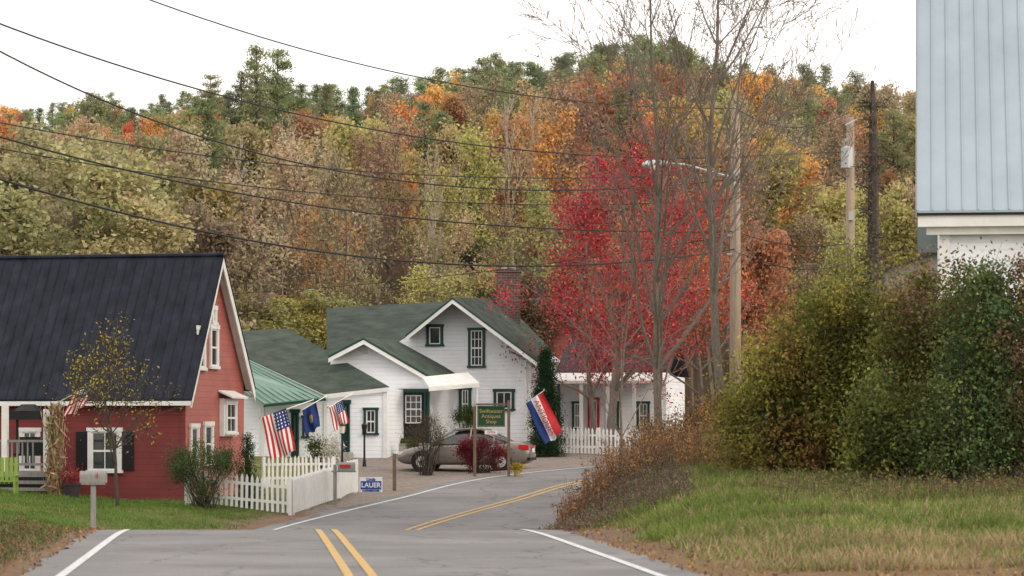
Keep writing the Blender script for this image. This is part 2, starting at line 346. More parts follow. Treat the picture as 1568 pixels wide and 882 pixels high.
e0=f1.pt(-14.3,zE-.30,.24);e1=f1.pt(.3,zE-.30,.24);r1=f1.pt(.3,zR,-2.8);r0=f1.pt(-14.3,zR,-2.8)
slab(Rf,[e0,e1,r1,r0],.07,'metald',48,.016)
b1=f1.pt(.3,3.02,-6.05);b0=f1.pt(-14.3,3.02,-6.05); slab(Rf,[b0,b1,r1,r0],.07,'metald',48,.016)
Rf.tube(r0+[0,0,.02],r1+[0,0,.02],.07,.07,'metald',8)
Rf.build('roof',rh)
T=MB()
beam(T,e1+[0,0,-.07],r1+[0,0,-.07],.2,.04,'wpaint',-f2.n); beam(T,b1+[0,0,-.07],r1+[0,0,-.07],.34,.04,'wpaint',-f2.n)
beam(T,e0+[0,0,-.075],e1+[0,0,-.075],.13,.03,'wpaint',-f1.n)
T.face([b1+[0,0,-.09],r1+[0,0,-.09],f1.pt(-.0,zR-.1,-2.8),f1.pt(0,3.0,-6.0)],'wpaint')
T.build('trim',rh)
Wn=MB()
window(Wn,f1,(135,661),(187,720),tw=.12,nx=2,ny=2,shutter='black')
window(Wn,f1,(30,661),(62,720),tw=.12,nx=2,ny=2)
for a,b_ in(((301,505),(313,563)),((320,503),(333,561)),((323,474),(330,494)),((290,655),(303,715)),((311,652),(325,708))): window(Wn,f2,a,b_,tw=.13,nx=1,ny=2)
Wn.build('windows',rh)
Dm=MB(); u0,z1=f2.on(336,610);u1_,z0=f2.on(356,668)
fbox(Dm,f2,u0,u1_,z0,z1,.002,.14,'wpaint'); f2b=Fr(f2.pt(0,0,.14),(.208,.978)); window(Dm,f2b,(u0+.12,z1-.15),(u1_-.12,z0+.12),uv=True,nx=2,ny=2)
Dm.prism([f2.pt(u0-.15,z1,.45),f2.pt(u1_+.15,z1,.45),f2.pt(u1_+.15,z1+.2,0.01),f2.pt(u0-.15,z1+.2,0.01)],(0,0,.05),'wpaint'); Dm.build('bay_window',rh)
Pm=MB(); pz=P(40,722,84)[2]
fp=Fr(P(75,740,83.2),u1)
ul=-7.5
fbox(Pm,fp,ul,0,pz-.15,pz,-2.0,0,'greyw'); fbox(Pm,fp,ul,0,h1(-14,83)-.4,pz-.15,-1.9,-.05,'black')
for uu in(-.08,-1.35,-2.8): fbox(Pm,fp,uu-.08,uu+.08,pz,pz+1.95 if uu<-.1 else pz+1.8,-.12,.04,'wpaint')
for zz in(pz+.18,pz+.85): fbox(Pm,fp,ul,-.17,zz,zz+.07,-.08,-.01,'greyw')
for k in range(44):
    uu=ul+.1+k*.16
    if uu<-.2: fbox(Pm,fp,uu,uu+.04,pz+.25,pz+.85,-.06,-.02,'greyw')
for k in range(3): fbox(Pm,fp,ul,.0,pz-.35-.2*k,pz-.25-.2*k,.0,.03,'greyw')
Pm.tube(fp.pt(-1.1,pz+1.75,-1.2),fp.pt(-1.1,pz+1.95,-1.2),.45,.2,'black',12); fbox(Pm,fp,-1.6,-.6,pz+1.5,pz+1.75,-1.6,-.8,'black')
for q in(-1.55,-.65): fbox(Pm,fp,q-.03,q+.03,pz,pz+1.5,-1.5,-1.44,'black')
fbox(Pm,fp,-1.5,-.7,pz+.45,pz+.52,-1.5,-1.0,'black'); fbox(Pm,fp,-1.5,-.7,pz+.5,pz+1.0,-1.55,-1.5,'black')
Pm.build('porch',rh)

# ---- white farmhouse complex
wh=empty('white_farmhouse',P(600,690,114)); uW=(.983,-.18,0)
fA=Fr(P(497,700,110),uW); fB=Fr(P(510,700,113),uW); fC=Fr(P(815,690,116.5),uW)
W=MB()
def wallp(fr,pts,k,back=6):
    q=[fr.pt(*fr.on(a,b)) for a,b in pts]; W.prism(q,-fr.n*back,k); return q
wallp(fA,[(330,715),(330,585),(362,602),(405,613),(497,604),(592,595),(592,712)],'white',5)
wallp(fB,[(506,712),(506,546),(558,522),(655,577),(655,712)],'white',7)
wallp(fC,[(600,705),(600,530),(628,513),(693,461),(814,549),(814,705)],'white',8)
W.face([P(594,594,110.4),P(440,506,117.9),P(440,690,117.9),P(594,700,110.4)],'white')
W.build('walls',wh)
Rf=MB()
Rf.prism([P(350,508,118),P(440,503,118),P(596,592,109.6),P(497,603,110),P(362,541,114)],(0,0,-.06),'shingle')
slab(Rf,[P(404,618,109),P(498,608,109),P(365,545,113.5),P(330,560,112)],.05,'metalg',9,.03)
Bf,Bb=P(557,517,112.3),P(632,520,121)
Rf.prism([Bf,Bb,P(744,583,120),P(657,575,112.3)],(0,0,-.08),'shingle')
Rf.prism([Bf,Bb,P(575,545,121),P(503,545,112.3)],(0,0,-.08),'shingle')
Cf,Cb=P(693,455,115.8),P(767,457,127)
Rf.prism([Cf,Cb,P(852,543,126),P(822,551,115.4)],(0,0,-.1),'shingle')
Rf.prism([Cf,Cb,P(690,512,127.5),P(621,513,116.6)],(0,0,-.1),'shingle')
Rf.prism([P(500,472,125),P(685,461,125),P(640,528,118.5),P(500,548,118.5)],(0,0,-.1),'shingle')
Rf.prism([P(500,472,125),P(685,461,125),P(660,548,131),P(500,548,131)],(0,0,-.1),'shingle')
Rf.prism([P(646,577,111.6),P(716,570,114.5),P(734,586,113),P(657,592,110.4)],(0,0,-.1),'wpaint')
Rf.build('roofs',wh)
T=MB(); nW=fB.n
dz=np.array([0,0,-.085])
for a,b_ in((Bf,P(657,575,112.3)),(Bf,P(503,545,112.3)),(Cf,P(822,551,115.4)),(Cf,P(621,513,116.6))):
    beam(T,a,b_,.085,.045,'gpaint',nW); beam(T,a+dz,b_+dz,.17,.03,'wpaint',nW)
beam(T,P(365,543,113.9)+nW*.1,P(497,604,109.9)+nW*.1,.14,.05,'wpaint',nW); beam(T,P(497,604,109.85)+nW*.03,P(596,593,109.5)+nW*.03,.16,.04,'wpaint',nW)
beam(T,P(404,619.5,108.9),P(499,609.5,108.9),.1,.04,'gpaint',nW)
beam(T,P(657,594,110.2),P(734,588,112.8),.12,.04,'wpaint',nW)
for fr,px,r0_,r1_ in((fA,402,620,700),(fA,499,606,704),(fA,590,597,704),(fC,811,552,700),(fB,656,580,700)):
    u,z=fr.on(px,r0_);_,z2=fr.on(px,r1_); fbox(T,fr,u-.07,u+.07,z2,z-.05,.003,.04,'wpaint')
u,z=fB.on(656,600);_,z2=fB.on(656,690); fbox(T,fB,u-.1,u+.06,z2,z,.04,.07,'gpaint')
q=P(730,590,112.9); T.tube((q[0],q[1],.8),(q[0],q[1],q[2]-.1),.05,.05,'wpaint',8)
q=fC.pt(*fC.on(806,552),.12); T.tube((q[0],q[1],.9),q,.04,.04,'wpaint',8)
T.build('trim',wh)
Wn=MB()
window(Wn,fC,(653,501),(679,527),'gpaint',.12,1,1); window(Wn,fC,(717,506),(743,560),'gpaint',.11,3,4); window(Wn,fC,(756,600),(788,626),'gpaint',.12,2,1)
window(Wn,fA,(557,628),(579,663),'gpaint',.1,2,2); window(Wn,fA,(463,640),(473,668),'gpaint',.1,1,2)
window(Wn,fC,(668,598),(684,640),'gpaint',.12,1,2); window(Wn,fC,(703,597),(722,640),'gpaint',.12,2,2)
Wn.build('windows',wh)
Dm=MB()
def door(fr,a,b_,trim,leaf,tw=.14):
    u0,z1=fr.on(*a);u1_,z0=fr.on(*b_)
    fbox(Dm,fr,u0,u0+tw,z0,z1,.002,.07,trim);fbox(Dm,fr,u1_-tw,u1_,z0,z1,.002,.07,trim);fbox(Dm,fr,u0-.05,u1_+.05,z1,z1+.14,.002,.09,trim)
    fbox(Dm,fr,u0+tw,u1_-tw,z0,z1,.001,.02,leaf)
    f3=Fr(fr.pt(0,0,.021),fr.u); window(Dm,f3,(u0+tw+.06,z1-.1),(u1_-tw-.06,z0+.75),leaf,.03,3,4,uv=True)
    fbox(Dm,f3,u0+tw+.1,u1_-tw-.1,z0+.12,z0+.6,.0,.02,leaf); fbox(Dm,fr,u0-.15,u1_+.15,z0-.6,z0-.02,.1,.9,'concrete')
door(fB,(612,601),(655,678),'gpaint','black'); door(fA,(524,618),(536,692),'gpaint','gpaint',.05); door(fA,(446,632),(458,704),'gpaint','gpaint',.05)
u,z=fB.on(598,611); fbox(Dm,fB,u-.07,u+.07,z-.15,z+.15,.01,.16,'black')
u,z=fB.on(560,537); fbox(Dm,fB,u-.16,u+.16,z-.16,z+.16,.002,.03,'wpaint')
for k in range(5): fbox(Dm,fB,u-.12,u+.12,z-.13+k*.055,z-.105+k*.055,.03,.045,'concrete')
Dm.build('doors',wh)
Ch=MB(); c=P(779,440,124.5); zt=1.7+243*124.5/F
Ch.box((c[0],c[1],5.8),(1.0,.85,2*(zt-5.8)),'brick'); Ch.box((c[0],c[1],zt+.05),(1.1,.95,.12),'brick'); Ch.tube((c[0]-.2,c[1],zt+.1),(c[0]-.2,c[1],zt+.22),.12,.12,'concrete'); Ch.tube((c[0]+.2,c[1],zt+.1),(c[0]+.2,c[1],zt+.22),.12,.12,'concrete')
Ch.build('chimney',wh)

# ---- cottage beyond the maple + dark roofed house
ct=empty('white_cottage',P(930,690,122)); fD=Fr(P(860,690,122),(.985,-.17,0)); W=MB(); T=MB()
q=[fD.pt(*fD.on(a,b)) for a,b in[(858,700),(858,574),(1020,574),(1020,700)]]; W.prism(q,-fD.n*7,'white')
uA,_=fD.on(852,600);uB,_=fD.on(1026,600); ze=fD.on(860,584)[1]
slab(T,[fD.pt(uA,ze,1.8),fD.pt(uB,ze,1.8),fD.pt(uB,ze+.4,0),fD.pt(uA,ze+.4,0)],.12,'wpaint')
slab(T,[fD.pt(uA,ze+.4,.2),fD.pt(uB,ze+.4,.2),fD.pt(uB,ze+1.9,-3.5),fD.pt(uA,ze+1.9,-3.5)],.1,'terra'); slab(T,[fD.pt(uA,ze+.4,-7.2),fD.pt(uB,ze+.4,-7.2),fD.pt(uB,ze+1.9,-3.5),fD.pt(uA,ze+1.9,-3.5)],.1,'terra')
for q in np.linspace(uA+.2,uB-.2,5): fbox(T,fD,q-.07,q+.07,.8,ze-.1,1.55,1.7,'wpaint')
window(T,fD,(876,618),(892,655),'gpaint',.1,2,2); window(T,fD,(930,618),(948,655),'gpaint',.1,2,2); window(T,fD,(900,612),(918,680),'redc',.1,1,2); window(T,fD,(975,618),(995,655),'gpaint',.1,2,2)
W.build('walls',ct); T.build('roof_porch_windows',ct)
db=empty('dark_roofed_house',P(835,450,140)); W=MB(); fE=Fr(P(795,480,140),(1,-.1,0)); uB=fE.on(960,480)[0]; z0=fE.on(790,482)[1]
q=[fE.pt(0,1),fE.pt(uB,1),fE.pt(uB,z0),fE.pt(0,z0)]; W.prism(q,-fE.n*8,'redl')
slab(W,[fE.pt(-.3,z0,.3),fE.pt(uB+.3,z0,.3),fE.pt(uB+.3,z0+2.4,-4),fE.pt(-.3,z0+2.4,-4)],.1,'terra'); slab(W,[fE.pt(-.3,z0,-8.3),fE.pt(uB+.3,z0,-8.3),fE.pt(uB+.3,z0+2.4,-4),fE.pt(-.3,z0+2.4,-4)],.1,'terra')
W.build('walls_and_roof',db)
gh=empty('grey_gabled_house',P(1395,400,105)); W=MB(); fG=Fr(P(1352,420,105),(1,-.1,0)); z0=fG.on(1340,412)[1]; z1=fG.on(1400,382)[1]
W.prism([fG.pt(0,.5),fG.pt(4,.5),fG.pt(4,z0),fG.pt(2,z1-.1),fG.pt(0,z0)],-fG.n*7,'greyw')
slab(W,[fG.pt(-.2,z0-.1,.3),fG.pt(2,z1,.3),fG.pt(2,z1,-7),fG.pt(-.2,z0-.1,-7)],.1,'terra'); slab(W,[fG.pt(4.2,z0-.1,.3),fG.pt(2,z1,.3),fG.pt(2,z1,-7),fG.pt(4.2,z0-.1,-7)],.1,'terra'); W.build('walls_and_roof',gh)

# ---- barn at right
bn=empty('white_barn',P(1440,700,62.5)); fK=Fr(P(1440,345,62.6),(.99,-.14,0)); W=MB(); Rf=MB(); T=MB()
zE=fK.on(1440,332)[1]
W.prism([fK.pt(0,.2),fK.pt(14,.2),fK.pt(14,zE),fK.pt(0,zE)],-fK.n*13,'white')
W.prism([fK.pt(0.002,zE),fK.pt(.002,zE+7.2,-6.5),fK.pt(.002,zE,-13)],fK.u*.05,'white')
W.build('walls',bn)
ze=fK.on(1404,325)[1]; uL=fK.on(1404,325)[0]
slab(Rf,[fK.pt(uL,ze,.45),fK.pt(14.5,ze,.45),fK.pt(14.5,ze+7.9,-6.5),fK.pt(uL,ze+7.9,-6.5)],.05,'metalb',46,.022)
slab(Rf,[fK.pt(uL,ze,-13.45),fK.pt(14.5,ze,-13.45),fK.pt(14.5,ze+7.9,-6.5),fK.pt(uL,ze+7.9,-6.5)],.05,'metalb',46,.022); 
fbox(Rf,fK,uL-.02,uL+.03,ze-.09,ze-.04,.0,.45,'black'); beam(Rf,fK.pt(uL-.03,ze+.03,.46),fK.pt(uL-.03,ze+7.93,-6.5),.16,.03,'greyw',fK.u); Rf.build('roof',bn)
fbox(T,fK,uL,14.5,ze-.1,ze-.05,.36,.43,'black'); fbox(T,fK,uL+.02,14.5,ze-.34,ze-.1,.0,.38,'wpaint'); fbox(T,fK,uL+.2,14.4,ze-.5,ze-.34,.0,.22,'wpaint'); fbox(T,fK,-.02,.2,.2,ze-.5,.003,.05,'wpaint')
T.build('cornice',bn)

# ------------------------------------------------------------------ vegetation
def cvar(base,n,rng,clump=None,amt=.3):
    c=np.array(base)[None,:]*(1+rng.normal(0,amt,(n,1)))*(1+rng.normal(0,.1,(n,3)))
    if clump is not None: c=c*clump[:,None]
    return np.clip(c,.008,.95)
protos={'dec':[],'pine':[],'bare':[],'sparse':[]}
for i in range(7):
    r=np.random.default_rng(100+i); sg,tp=segs_tree(r,(0,0,0),10.3,.17,3,(1.9,1.5,1.1),(.62,.8,.7)[i%3],.07,.12,.3,(.38,.46,.34)[i%3],minr=.02,cr=.5)
    tp=tp[tp[:,2]>2.5]; tp=tp[r.random(len(tp))<.75]; k=r.integers(0,len(tp),7600); cb=r.uniform(.5,1.4,len(tp))*(.75+.45*tp[:,2]/12); C=tp[k]+r.normal(0,.3,(len(k),3))  # leaf tint rises with height: skylit crown tops painted in
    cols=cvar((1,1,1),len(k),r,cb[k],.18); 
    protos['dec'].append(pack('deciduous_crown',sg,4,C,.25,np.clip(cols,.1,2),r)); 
for i in range(3):
    r=np.random.default_rng(150+i); sg,tp=segs_tree(r,(0,0,0),11.3,.13,3,(2.2,1.6,1.4),.6,.08,.12,.3,.40,minr=.018,cr=.5)
    k=r.integers(0,len(tp),3600); C=tp[k]+r.normal(0,.3,(len(k),3)); cb=r.uniform(.6,1.35,len(tp)); protos['sparse'].append(pack('thin_crown',sg,4,C,.2,cvar((1,1,1),len(k),r,cb[k]),r))
for i in range(2):
    r=np.random.default_rng(170+i); sg,tp=segs_tree(r,(0,0,0),11.5,.12,3,(2.0,1.5,1.4),.45,.1,.08,.35,.33,minr=.018,cr=.5)
    k=r.integers(0,len(tp),500); C=tp[k]+r.normal(0,.3,(len(k),3)); protos['bare'].append(pack('bare_birch',sg,4,C,.18,cvar((1,1,1),len(k),r),r,'birch'))
for i in range(6):
    r=np.random.default_rng(200+i); sg=[((0,0,0),(0,0,7),.22,.13),((0,0,7),(0,0,12),.13,.03)]; C=[];cb=[]
    wid=(2.9,2.3,3.3,2.6,3.0,2.1)[i]; z=2.6
    while z<12.1:
        t=(z-2.6)/9.6; pr=wid*(1-t)**(.55 if i%2==0 else .85)*r.uniform(.6,1.15); nb_=r.integers(3,6)
        for _ in range(nb_):
            az=r.uniform(0,6.283); Lb=pr*r.uniform(.45,1.25)+.12; d=np.array([math.cos(az),math.sin(az),r.uniform(.05,.5)]); o=np.array([0,0,z+r.uniform(-.25,.25)])
            sg.append((o,o+d*Lb,.04,.015)); nl=int(36+75*Lb*.7); tt=r.uniform(.3,1.05,nl)**.7
            C.append(o+d*Lb*tt[:,None]+r.normal(0,1,(nl,3))*np.array([.26,.26,.13])); cb.append(np.full(nl,r.uniform(.55,1.4)))
        z+=.5
    C=np.concatenate(C);cb=np.concatenate(cb); protos['pine'].append(pack('pine_crown',sg,4,C,.26,cvar((1,1,1),len(C),r,cb,.18),r,'barkd',.3))
colors=dict(orange=(.80,.37,.12),gold=(.86,.55,.15),pine=(.19,.26,.12),pine2=(.29,.35,.15),olive=(.46,.42,.19),tan=(.53,.40,.25),yg=(.56,.53,.19),rust=(.62,.30,.16),green=(.34,.38,.16),willow=(.45,.43,.22),red=(.7,.16,.08),brown=(.43,.28,.18))
forest_p=empty('forest_hillside',(0,200,0))
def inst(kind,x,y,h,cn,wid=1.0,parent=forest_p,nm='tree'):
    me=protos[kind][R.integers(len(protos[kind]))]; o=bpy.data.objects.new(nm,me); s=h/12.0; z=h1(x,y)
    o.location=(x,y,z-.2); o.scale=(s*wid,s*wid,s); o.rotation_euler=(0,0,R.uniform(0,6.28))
    c=np.array(colors[cn])*R.uniform(.72,1.22)*(1+R.normal(0,.06,3)); haze_tint=np.clip((y-110)/800,0,.2)
    c=c*(1-haze_tint)+np.array([.58,.51,.42])*haze_tint; c=np.clip(c,.01,.93)  # distance haze painted into each tree's own colour
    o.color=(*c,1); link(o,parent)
sky_px=np.array([(-300,170),(0,150),(30,178),(80,152),(150,140),(210,168),(240,152),(290,146),(320,120),(345,152),(460,124),(500,130),(560,136),(600,126),(650,112),(700,102),(760,90),(800,106),(850,94),(900,78),(950,66),(1040,60),(1080,96),(1130,92),(1200,102),(1280,106),(1340,130),(1400,122),(1900,116)],float)
def skyline(px): return np.interp(px,sky_px[:,0],sky_px[:,1])
y=138.
while y<292:
    back=y>222
    sp=5.6 if not back else 4.4; half=.19*y+8; x=-half+R.uniform(0,sp)
    while x<half:
        yy_=y+R.uniform(-2.5,2.5); px=784+x/yy_*F; g=h1(x,yy_)
        z=R.random(); nz=vn(np.array(x),np.array(yy_),.09,4)
        if back:
            kind,cn=('pine','pine') if z<.36 else ('pine','pine2') if z<.72 else ('dec','orange') if z<.79 else ('dec','gold') if z<.86 else('dec','green') if z<.92 else ('dec','rust') if z<.95 else ('dec','tan')
            if px>1120: kind,cn=('pine','pine') if z<.25 else ('dec','gold') if z<.5 else ('dec','orange') if z<.6 else('dec','olive') if z<.8 else ('dec','tan')
        elif px<340: kind,cn=('dec','olive') if z<.28 else('dec','willow') if z<.5 else('dec','tan') if z<.62 else('dec','rust') if z<.66 else ('pine','pine2') if z<.82 else ('pine','pine') if z<.93 else ('sparse','orange')
        elif nz>.1 and y>160: kind,cn=('dec','orange') if z<.32 else('dec','gold') if z<.47 else('dec','rust') if z<.56 else('sparse','tan') if z<.68 else ('pine','pine2') if z<.82 else ('pine','pine') if z<.9 else ('dec','yg')
        elif y<165: kind,cn=('sparse','tan') if z<.3 else('sparse','yg') if z<.46 else('dec','olive') if z<.58 else('bare','tan') if z<.66 else('sparse','brown') if z<.8 else ('sparse','orange') if z<.88 else ('dec','yg')
        else: kind,cn=('dec','olive') if z<.13 else('pine','pine2') if z<.34 else('pine','pine') if z<.45 else('sparse','tan') if z<.58 else('dec','green') if z<.66 else('dec','rust') if z<.75 else ('dec','yg') if z<.83 else ('dec','gold') if z<.91 else ('dec','orange')
        hh=R.uniform(10,14) if y>160 else R.uniform(8.5,12)
        off=R.uniform(-12,20) if kind=='pine' else R.uniform(10,48)
        ztop=EYE+(660-skyline(px)-off)/F*yy_
        if back: hh=np.clip(ztop-g,7,17)
        else: hh=min(hh,max(5,ztop-g-1))
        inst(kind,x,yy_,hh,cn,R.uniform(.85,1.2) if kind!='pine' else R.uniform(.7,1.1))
        x+=sp*R.uniform(.7,1.3)
    y+=5.8
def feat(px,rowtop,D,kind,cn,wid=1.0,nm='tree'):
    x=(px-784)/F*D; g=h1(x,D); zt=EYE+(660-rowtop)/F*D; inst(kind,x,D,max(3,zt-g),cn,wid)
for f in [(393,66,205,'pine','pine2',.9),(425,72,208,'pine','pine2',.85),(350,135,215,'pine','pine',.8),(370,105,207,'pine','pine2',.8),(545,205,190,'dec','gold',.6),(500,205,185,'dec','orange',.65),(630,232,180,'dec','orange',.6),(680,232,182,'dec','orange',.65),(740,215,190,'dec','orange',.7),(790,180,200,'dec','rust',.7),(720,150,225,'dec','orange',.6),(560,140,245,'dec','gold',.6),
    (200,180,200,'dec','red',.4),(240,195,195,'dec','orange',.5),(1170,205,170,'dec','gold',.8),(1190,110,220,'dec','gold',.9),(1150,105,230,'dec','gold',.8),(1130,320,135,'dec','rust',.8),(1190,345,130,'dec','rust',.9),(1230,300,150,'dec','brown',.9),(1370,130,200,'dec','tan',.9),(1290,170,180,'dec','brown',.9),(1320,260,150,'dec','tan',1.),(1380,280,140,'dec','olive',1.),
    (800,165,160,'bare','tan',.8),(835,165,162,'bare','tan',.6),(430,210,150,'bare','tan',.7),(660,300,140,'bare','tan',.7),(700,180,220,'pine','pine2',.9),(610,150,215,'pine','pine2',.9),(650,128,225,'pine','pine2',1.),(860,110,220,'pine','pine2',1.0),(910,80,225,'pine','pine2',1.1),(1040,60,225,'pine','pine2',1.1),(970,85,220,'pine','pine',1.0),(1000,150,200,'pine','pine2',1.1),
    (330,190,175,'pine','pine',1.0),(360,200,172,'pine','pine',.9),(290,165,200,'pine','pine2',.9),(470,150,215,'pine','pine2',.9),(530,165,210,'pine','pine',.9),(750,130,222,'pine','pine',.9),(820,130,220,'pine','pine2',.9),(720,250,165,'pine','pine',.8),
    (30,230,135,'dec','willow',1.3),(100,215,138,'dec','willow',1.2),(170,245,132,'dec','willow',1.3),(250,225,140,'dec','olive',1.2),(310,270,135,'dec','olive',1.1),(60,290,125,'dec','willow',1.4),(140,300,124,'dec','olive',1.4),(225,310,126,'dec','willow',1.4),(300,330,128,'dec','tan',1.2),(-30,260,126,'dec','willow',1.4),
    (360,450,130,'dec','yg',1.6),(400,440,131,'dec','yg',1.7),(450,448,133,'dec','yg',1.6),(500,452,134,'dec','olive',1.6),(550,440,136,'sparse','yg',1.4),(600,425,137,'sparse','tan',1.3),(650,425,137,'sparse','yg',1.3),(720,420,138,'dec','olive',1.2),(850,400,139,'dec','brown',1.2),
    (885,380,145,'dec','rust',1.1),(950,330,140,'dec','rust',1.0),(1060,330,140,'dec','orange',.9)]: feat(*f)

# ---- individual near trees
def neartree(name,px,row_base,D,rowtop,r0,leafcol=None,nl=0,ls=.1,sig=.2,seed=1,bark='bark',k=6,**kw):
    x=(px-784)/F*D; g=h1(x,D); Ht=(EYE+(660-rowtop)/F*D-g); r=np.random.default_rng(seed)
    sg,tp=segs_tree(r,(0,0,0),Ht,r0,**kw); C=None;cols=None
    if nl:
        kk=r.integers(0,len(tp),nl); cb=r.uniform(.6,1.4,len(tp)); C=tp[kk]+r.normal(0,sig,(nl,3)); ci=r.integers(0,len(leafcol),nl); cols=np.clip(np.array(leafcol)[ci]*cb[kk][:,None]*(1+r.normal(0,.2,(nl,1))),.01,.9)
    e=empty(name,(x,D,g-.1)); 
    o=bpy.data.objects.new('trunk_and_limbs',pack('trunk_and_limbs',sg,k,None,0,None,r,bark)); o.location=(x,D,g-.1); link(o,e)
    if nl:
        o=bpy.data.objects.new('leaves',pack('leaves',[],k,C,ls,cols,r)); o.location=(x,D,g-.1); link(o,e)
    return e
bt=dict(depth=4,nch=(2.6,1.8,1.5,1.2),jit=.08,minr=.0065,ns0=12,cr=.52)
neartree('bare_roadside_tree',1010,640,80,-30,.135,seed=5,ang=.66,up=.075,first=.25,ratio=.5,leafcol=[(.4,.05,.05)],nl=150,ls=.1,**bt)
neartree('bare_roadside_tree',1110,640,78,-60,.15,seed=8,ang=.64,up=.075,first=.28,ratio=.5,leafcol=[(.4,.2,.05)],nl=150,ls=.1,**bt)
RED=[(.48,.05,.075),(.58,.085,.10),(.36,.035,.05),(.52,.13,.10)]
mp=dict(sig=.26,depth=3,nch=(2.6,1.8,1.5),up=.03,jit=.1,first=.12,minr=.012,cr=.5)
neartree('red_maple_tree',935,640,114,265,.2,seed=21,leafcol=RED,nl=12000,ls=.13,ang=.95,ratio=.44,**mp)
neartree('red_maple_tree',908,640,117,350,.14,seed=25,leafcol=RED,nl=6000,ls=.13,ang=.85,ratio=.34,**mp)
neartree('red_maple_tree',1005,640,113,305,.16,seed=27,leafcol=RED,nl=9000,ls=.13,ang=.95,ratio=.46,**mp)
neartree('red_maple_tree',1075,640,118,335,.15,seed=29,leafcol=[(.58,.16,.08),(.62,.24,.10),(.5,.1,.07)],nl=7000,ls=.13,ang=.9,ratio=.42,**mp)
neartree('young_apple_tree',180,740,77,560,.06,seed=31,leafcol=[(.45,.34,.05),(.35,.27,.05),(.22,.22,.05)],nl=1100,ls=.085,sig=.12,depth=3,nch=(2.6,1.6,1.3),ang=1.0,up=.06,jit=.14,first=.25,ratio=.6,minr=.007,bark='barkd')
neartree('bare_maple_sapling',950,640,88,340,.055,seed=33,leafcol=[(.48,.04,.05)],nl=900,ls=.1,sig=.2,depth=3,nch=(2.4,1.6,1.5),ang=.7,up=.08,jit=.1,first=.2,ratio=.5,minr=.006,cr=.5)

def bush(name,px,row0,row1,D,halfw,cols,n,ls=.08,clumps=60,seed=1,depthf=.8,stems=14,sig=.16,shape=1.0,sink=0,bark='barkd',full=False,cone=False):
    x=(px-784)/F*D; g=h1(x,D); zt=EYE+(660-row0)/F*D; hgt=zt-g+sink; r=np.random.default_rng(seed); segs=[];cc=[]
    for i in range(clumps):
        if cone:
            a=r.uniform(0,6.283); tz=r.random()**1.15; ro=(1-tz**1.6)**.8*math.sqrt(r.uniform(.1,1.0)); cc.append([math.cos(a)*ro*halfw,math.sin(a)*ro*halfw,hgt*(.02+.95*tz)]); continue
        if full:
            a=r.uniform(0,6.283); ro=math.sqrt(r.random()); env=(1-ro**3)**.5*r.uniform(.88,1.04); zz=hgt*(.03+.95*env*r.random()**.6)
            wz=1-.25*(1-min(1,zz/hgt*2.2))
            cc.append([math.cos(a)*ro*halfw*wz,math.sin(a)*ro*halfw*depthf*wz,zz]); continue
        v=r.normal(size=3); v/=np.linalg.norm(v); v*=r.uniform(.45,1.0)**.6; v[2]=abs(v[2]) if r.random()<.55 else v[2]*.9
        cc.append([v[0]*halfw,v[1]*halfw*depthf,hgt*.5+v[2]*hgt*.46*(1 if v[2]<0 else (1-.25*abs(v[0])*shape))])
    cc=np.array(cc); cc[:,2]=np.clip(cc[:,2],.1,None)
    for i in range(min(stems*3,clumps)):
        b=np.array([r.normal(0,halfw*.18),r.normal(0,halfw*.18),-.1]); t=cc[i]; m=(b*.45+t*.55)+r.normal(0,.08 if not cone else .02,3); segs+=[(b,m,.018,.012),(m,t,.012,.006)]
        for _ in range(0 if cone else 3):
            q=t+r.normal(0,sig*1.5,3)+[0,0,sig*1.2]; segs.append((t,q,.006,.003))
    k=r.integers(0,clumps,n); cb=r.uniform(.45,1.45,clumps); ci=(cc[:,0]/halfw*.5+.5+r.normal(0,.22,clumps)); ci=np.clip((ci*len(cols)).astype(int),0,len(cols)-1)
    sc=sig*(.6+r.random(clumps)*.9); C=cc[k]+r.normal(0,1,(n,3))*sc[k][:,None]; C[:,2]=np.clip(C[:,2],.02,None)
    col=np.clip(np.array(cols)[ci[k]]*cb[k][:,None]*(1+r.normal(0,.25,(n,1))),.006,.9)
    o=bpy.data.objects.new(name,pack(name,segs,4,C,ls,col,r,bark)); o.location=(x,D,g-sink); link(o); return o
G1=(.185,.195,.05);G2=(.12,.15,.048);G3=(.075,.12,.048);YG=(.30,.26,.065);PU=(.20,.115,.075);OR=(.30,.18,.065)
bush('large_shrub',1200,500,735,55,1.25,[YG,G1,OR,G1],24000,.08,130,1,sig=.19,full=True)
bush('large_shrub',1265,418,740,55.5,1.2,[YG,G1,YG,G1],26000,.08,140,14,sig=.19,full=True)
bush('large_shrub',1340,382,740,56,1.4,[YG,G1,G2,OR],34000,.08,180,4,sig=.2,full=True)
bush('large_shrub',1400,386,745,54.6,1.15,[G1,YG,PU,G2],24000,.08,130,17,sig=.2,full=True)
bush('large_shrub',1460,392,755,53.5,1.4,[G1,PU,G2,G2],32000,.08,170,2,sig=.21,full=True)
bush('large_shrub',1550,374,760,51.5,1.3,[G2,G3,PU,YG],30000,.08,160,3,sig=.2,full=True)
bush('large_shrub',1375,560,755,51.8,1.0,[G1,G2,G1],13000,.08,80,15,sig=.18,full=True)
bush('large_shrub',1480,520,760,51,1.0,[G2,G3,G2],13000,.08,80,16,sig=.18,full=True)
bush('garden_shrub',310,668,780,80,.95,[G3,G2,G3],9000,.055,45,5,sig=.14)
bush('evergreen_shrub',378,664,740,82,.35,[(.03,.07,.02)],5500,.045,60,6,sig=.08,cone=True)
bush('arborvitae',836,532,688,110.2,.68,[(.024,.055,.024)],34000,.06,420,7,sig=.1,cone=True)
bush('foundation_shrub',715,615,670,113.5,.5,[(.08,.13,.03)],4000,.06,26,8,sig=.12)
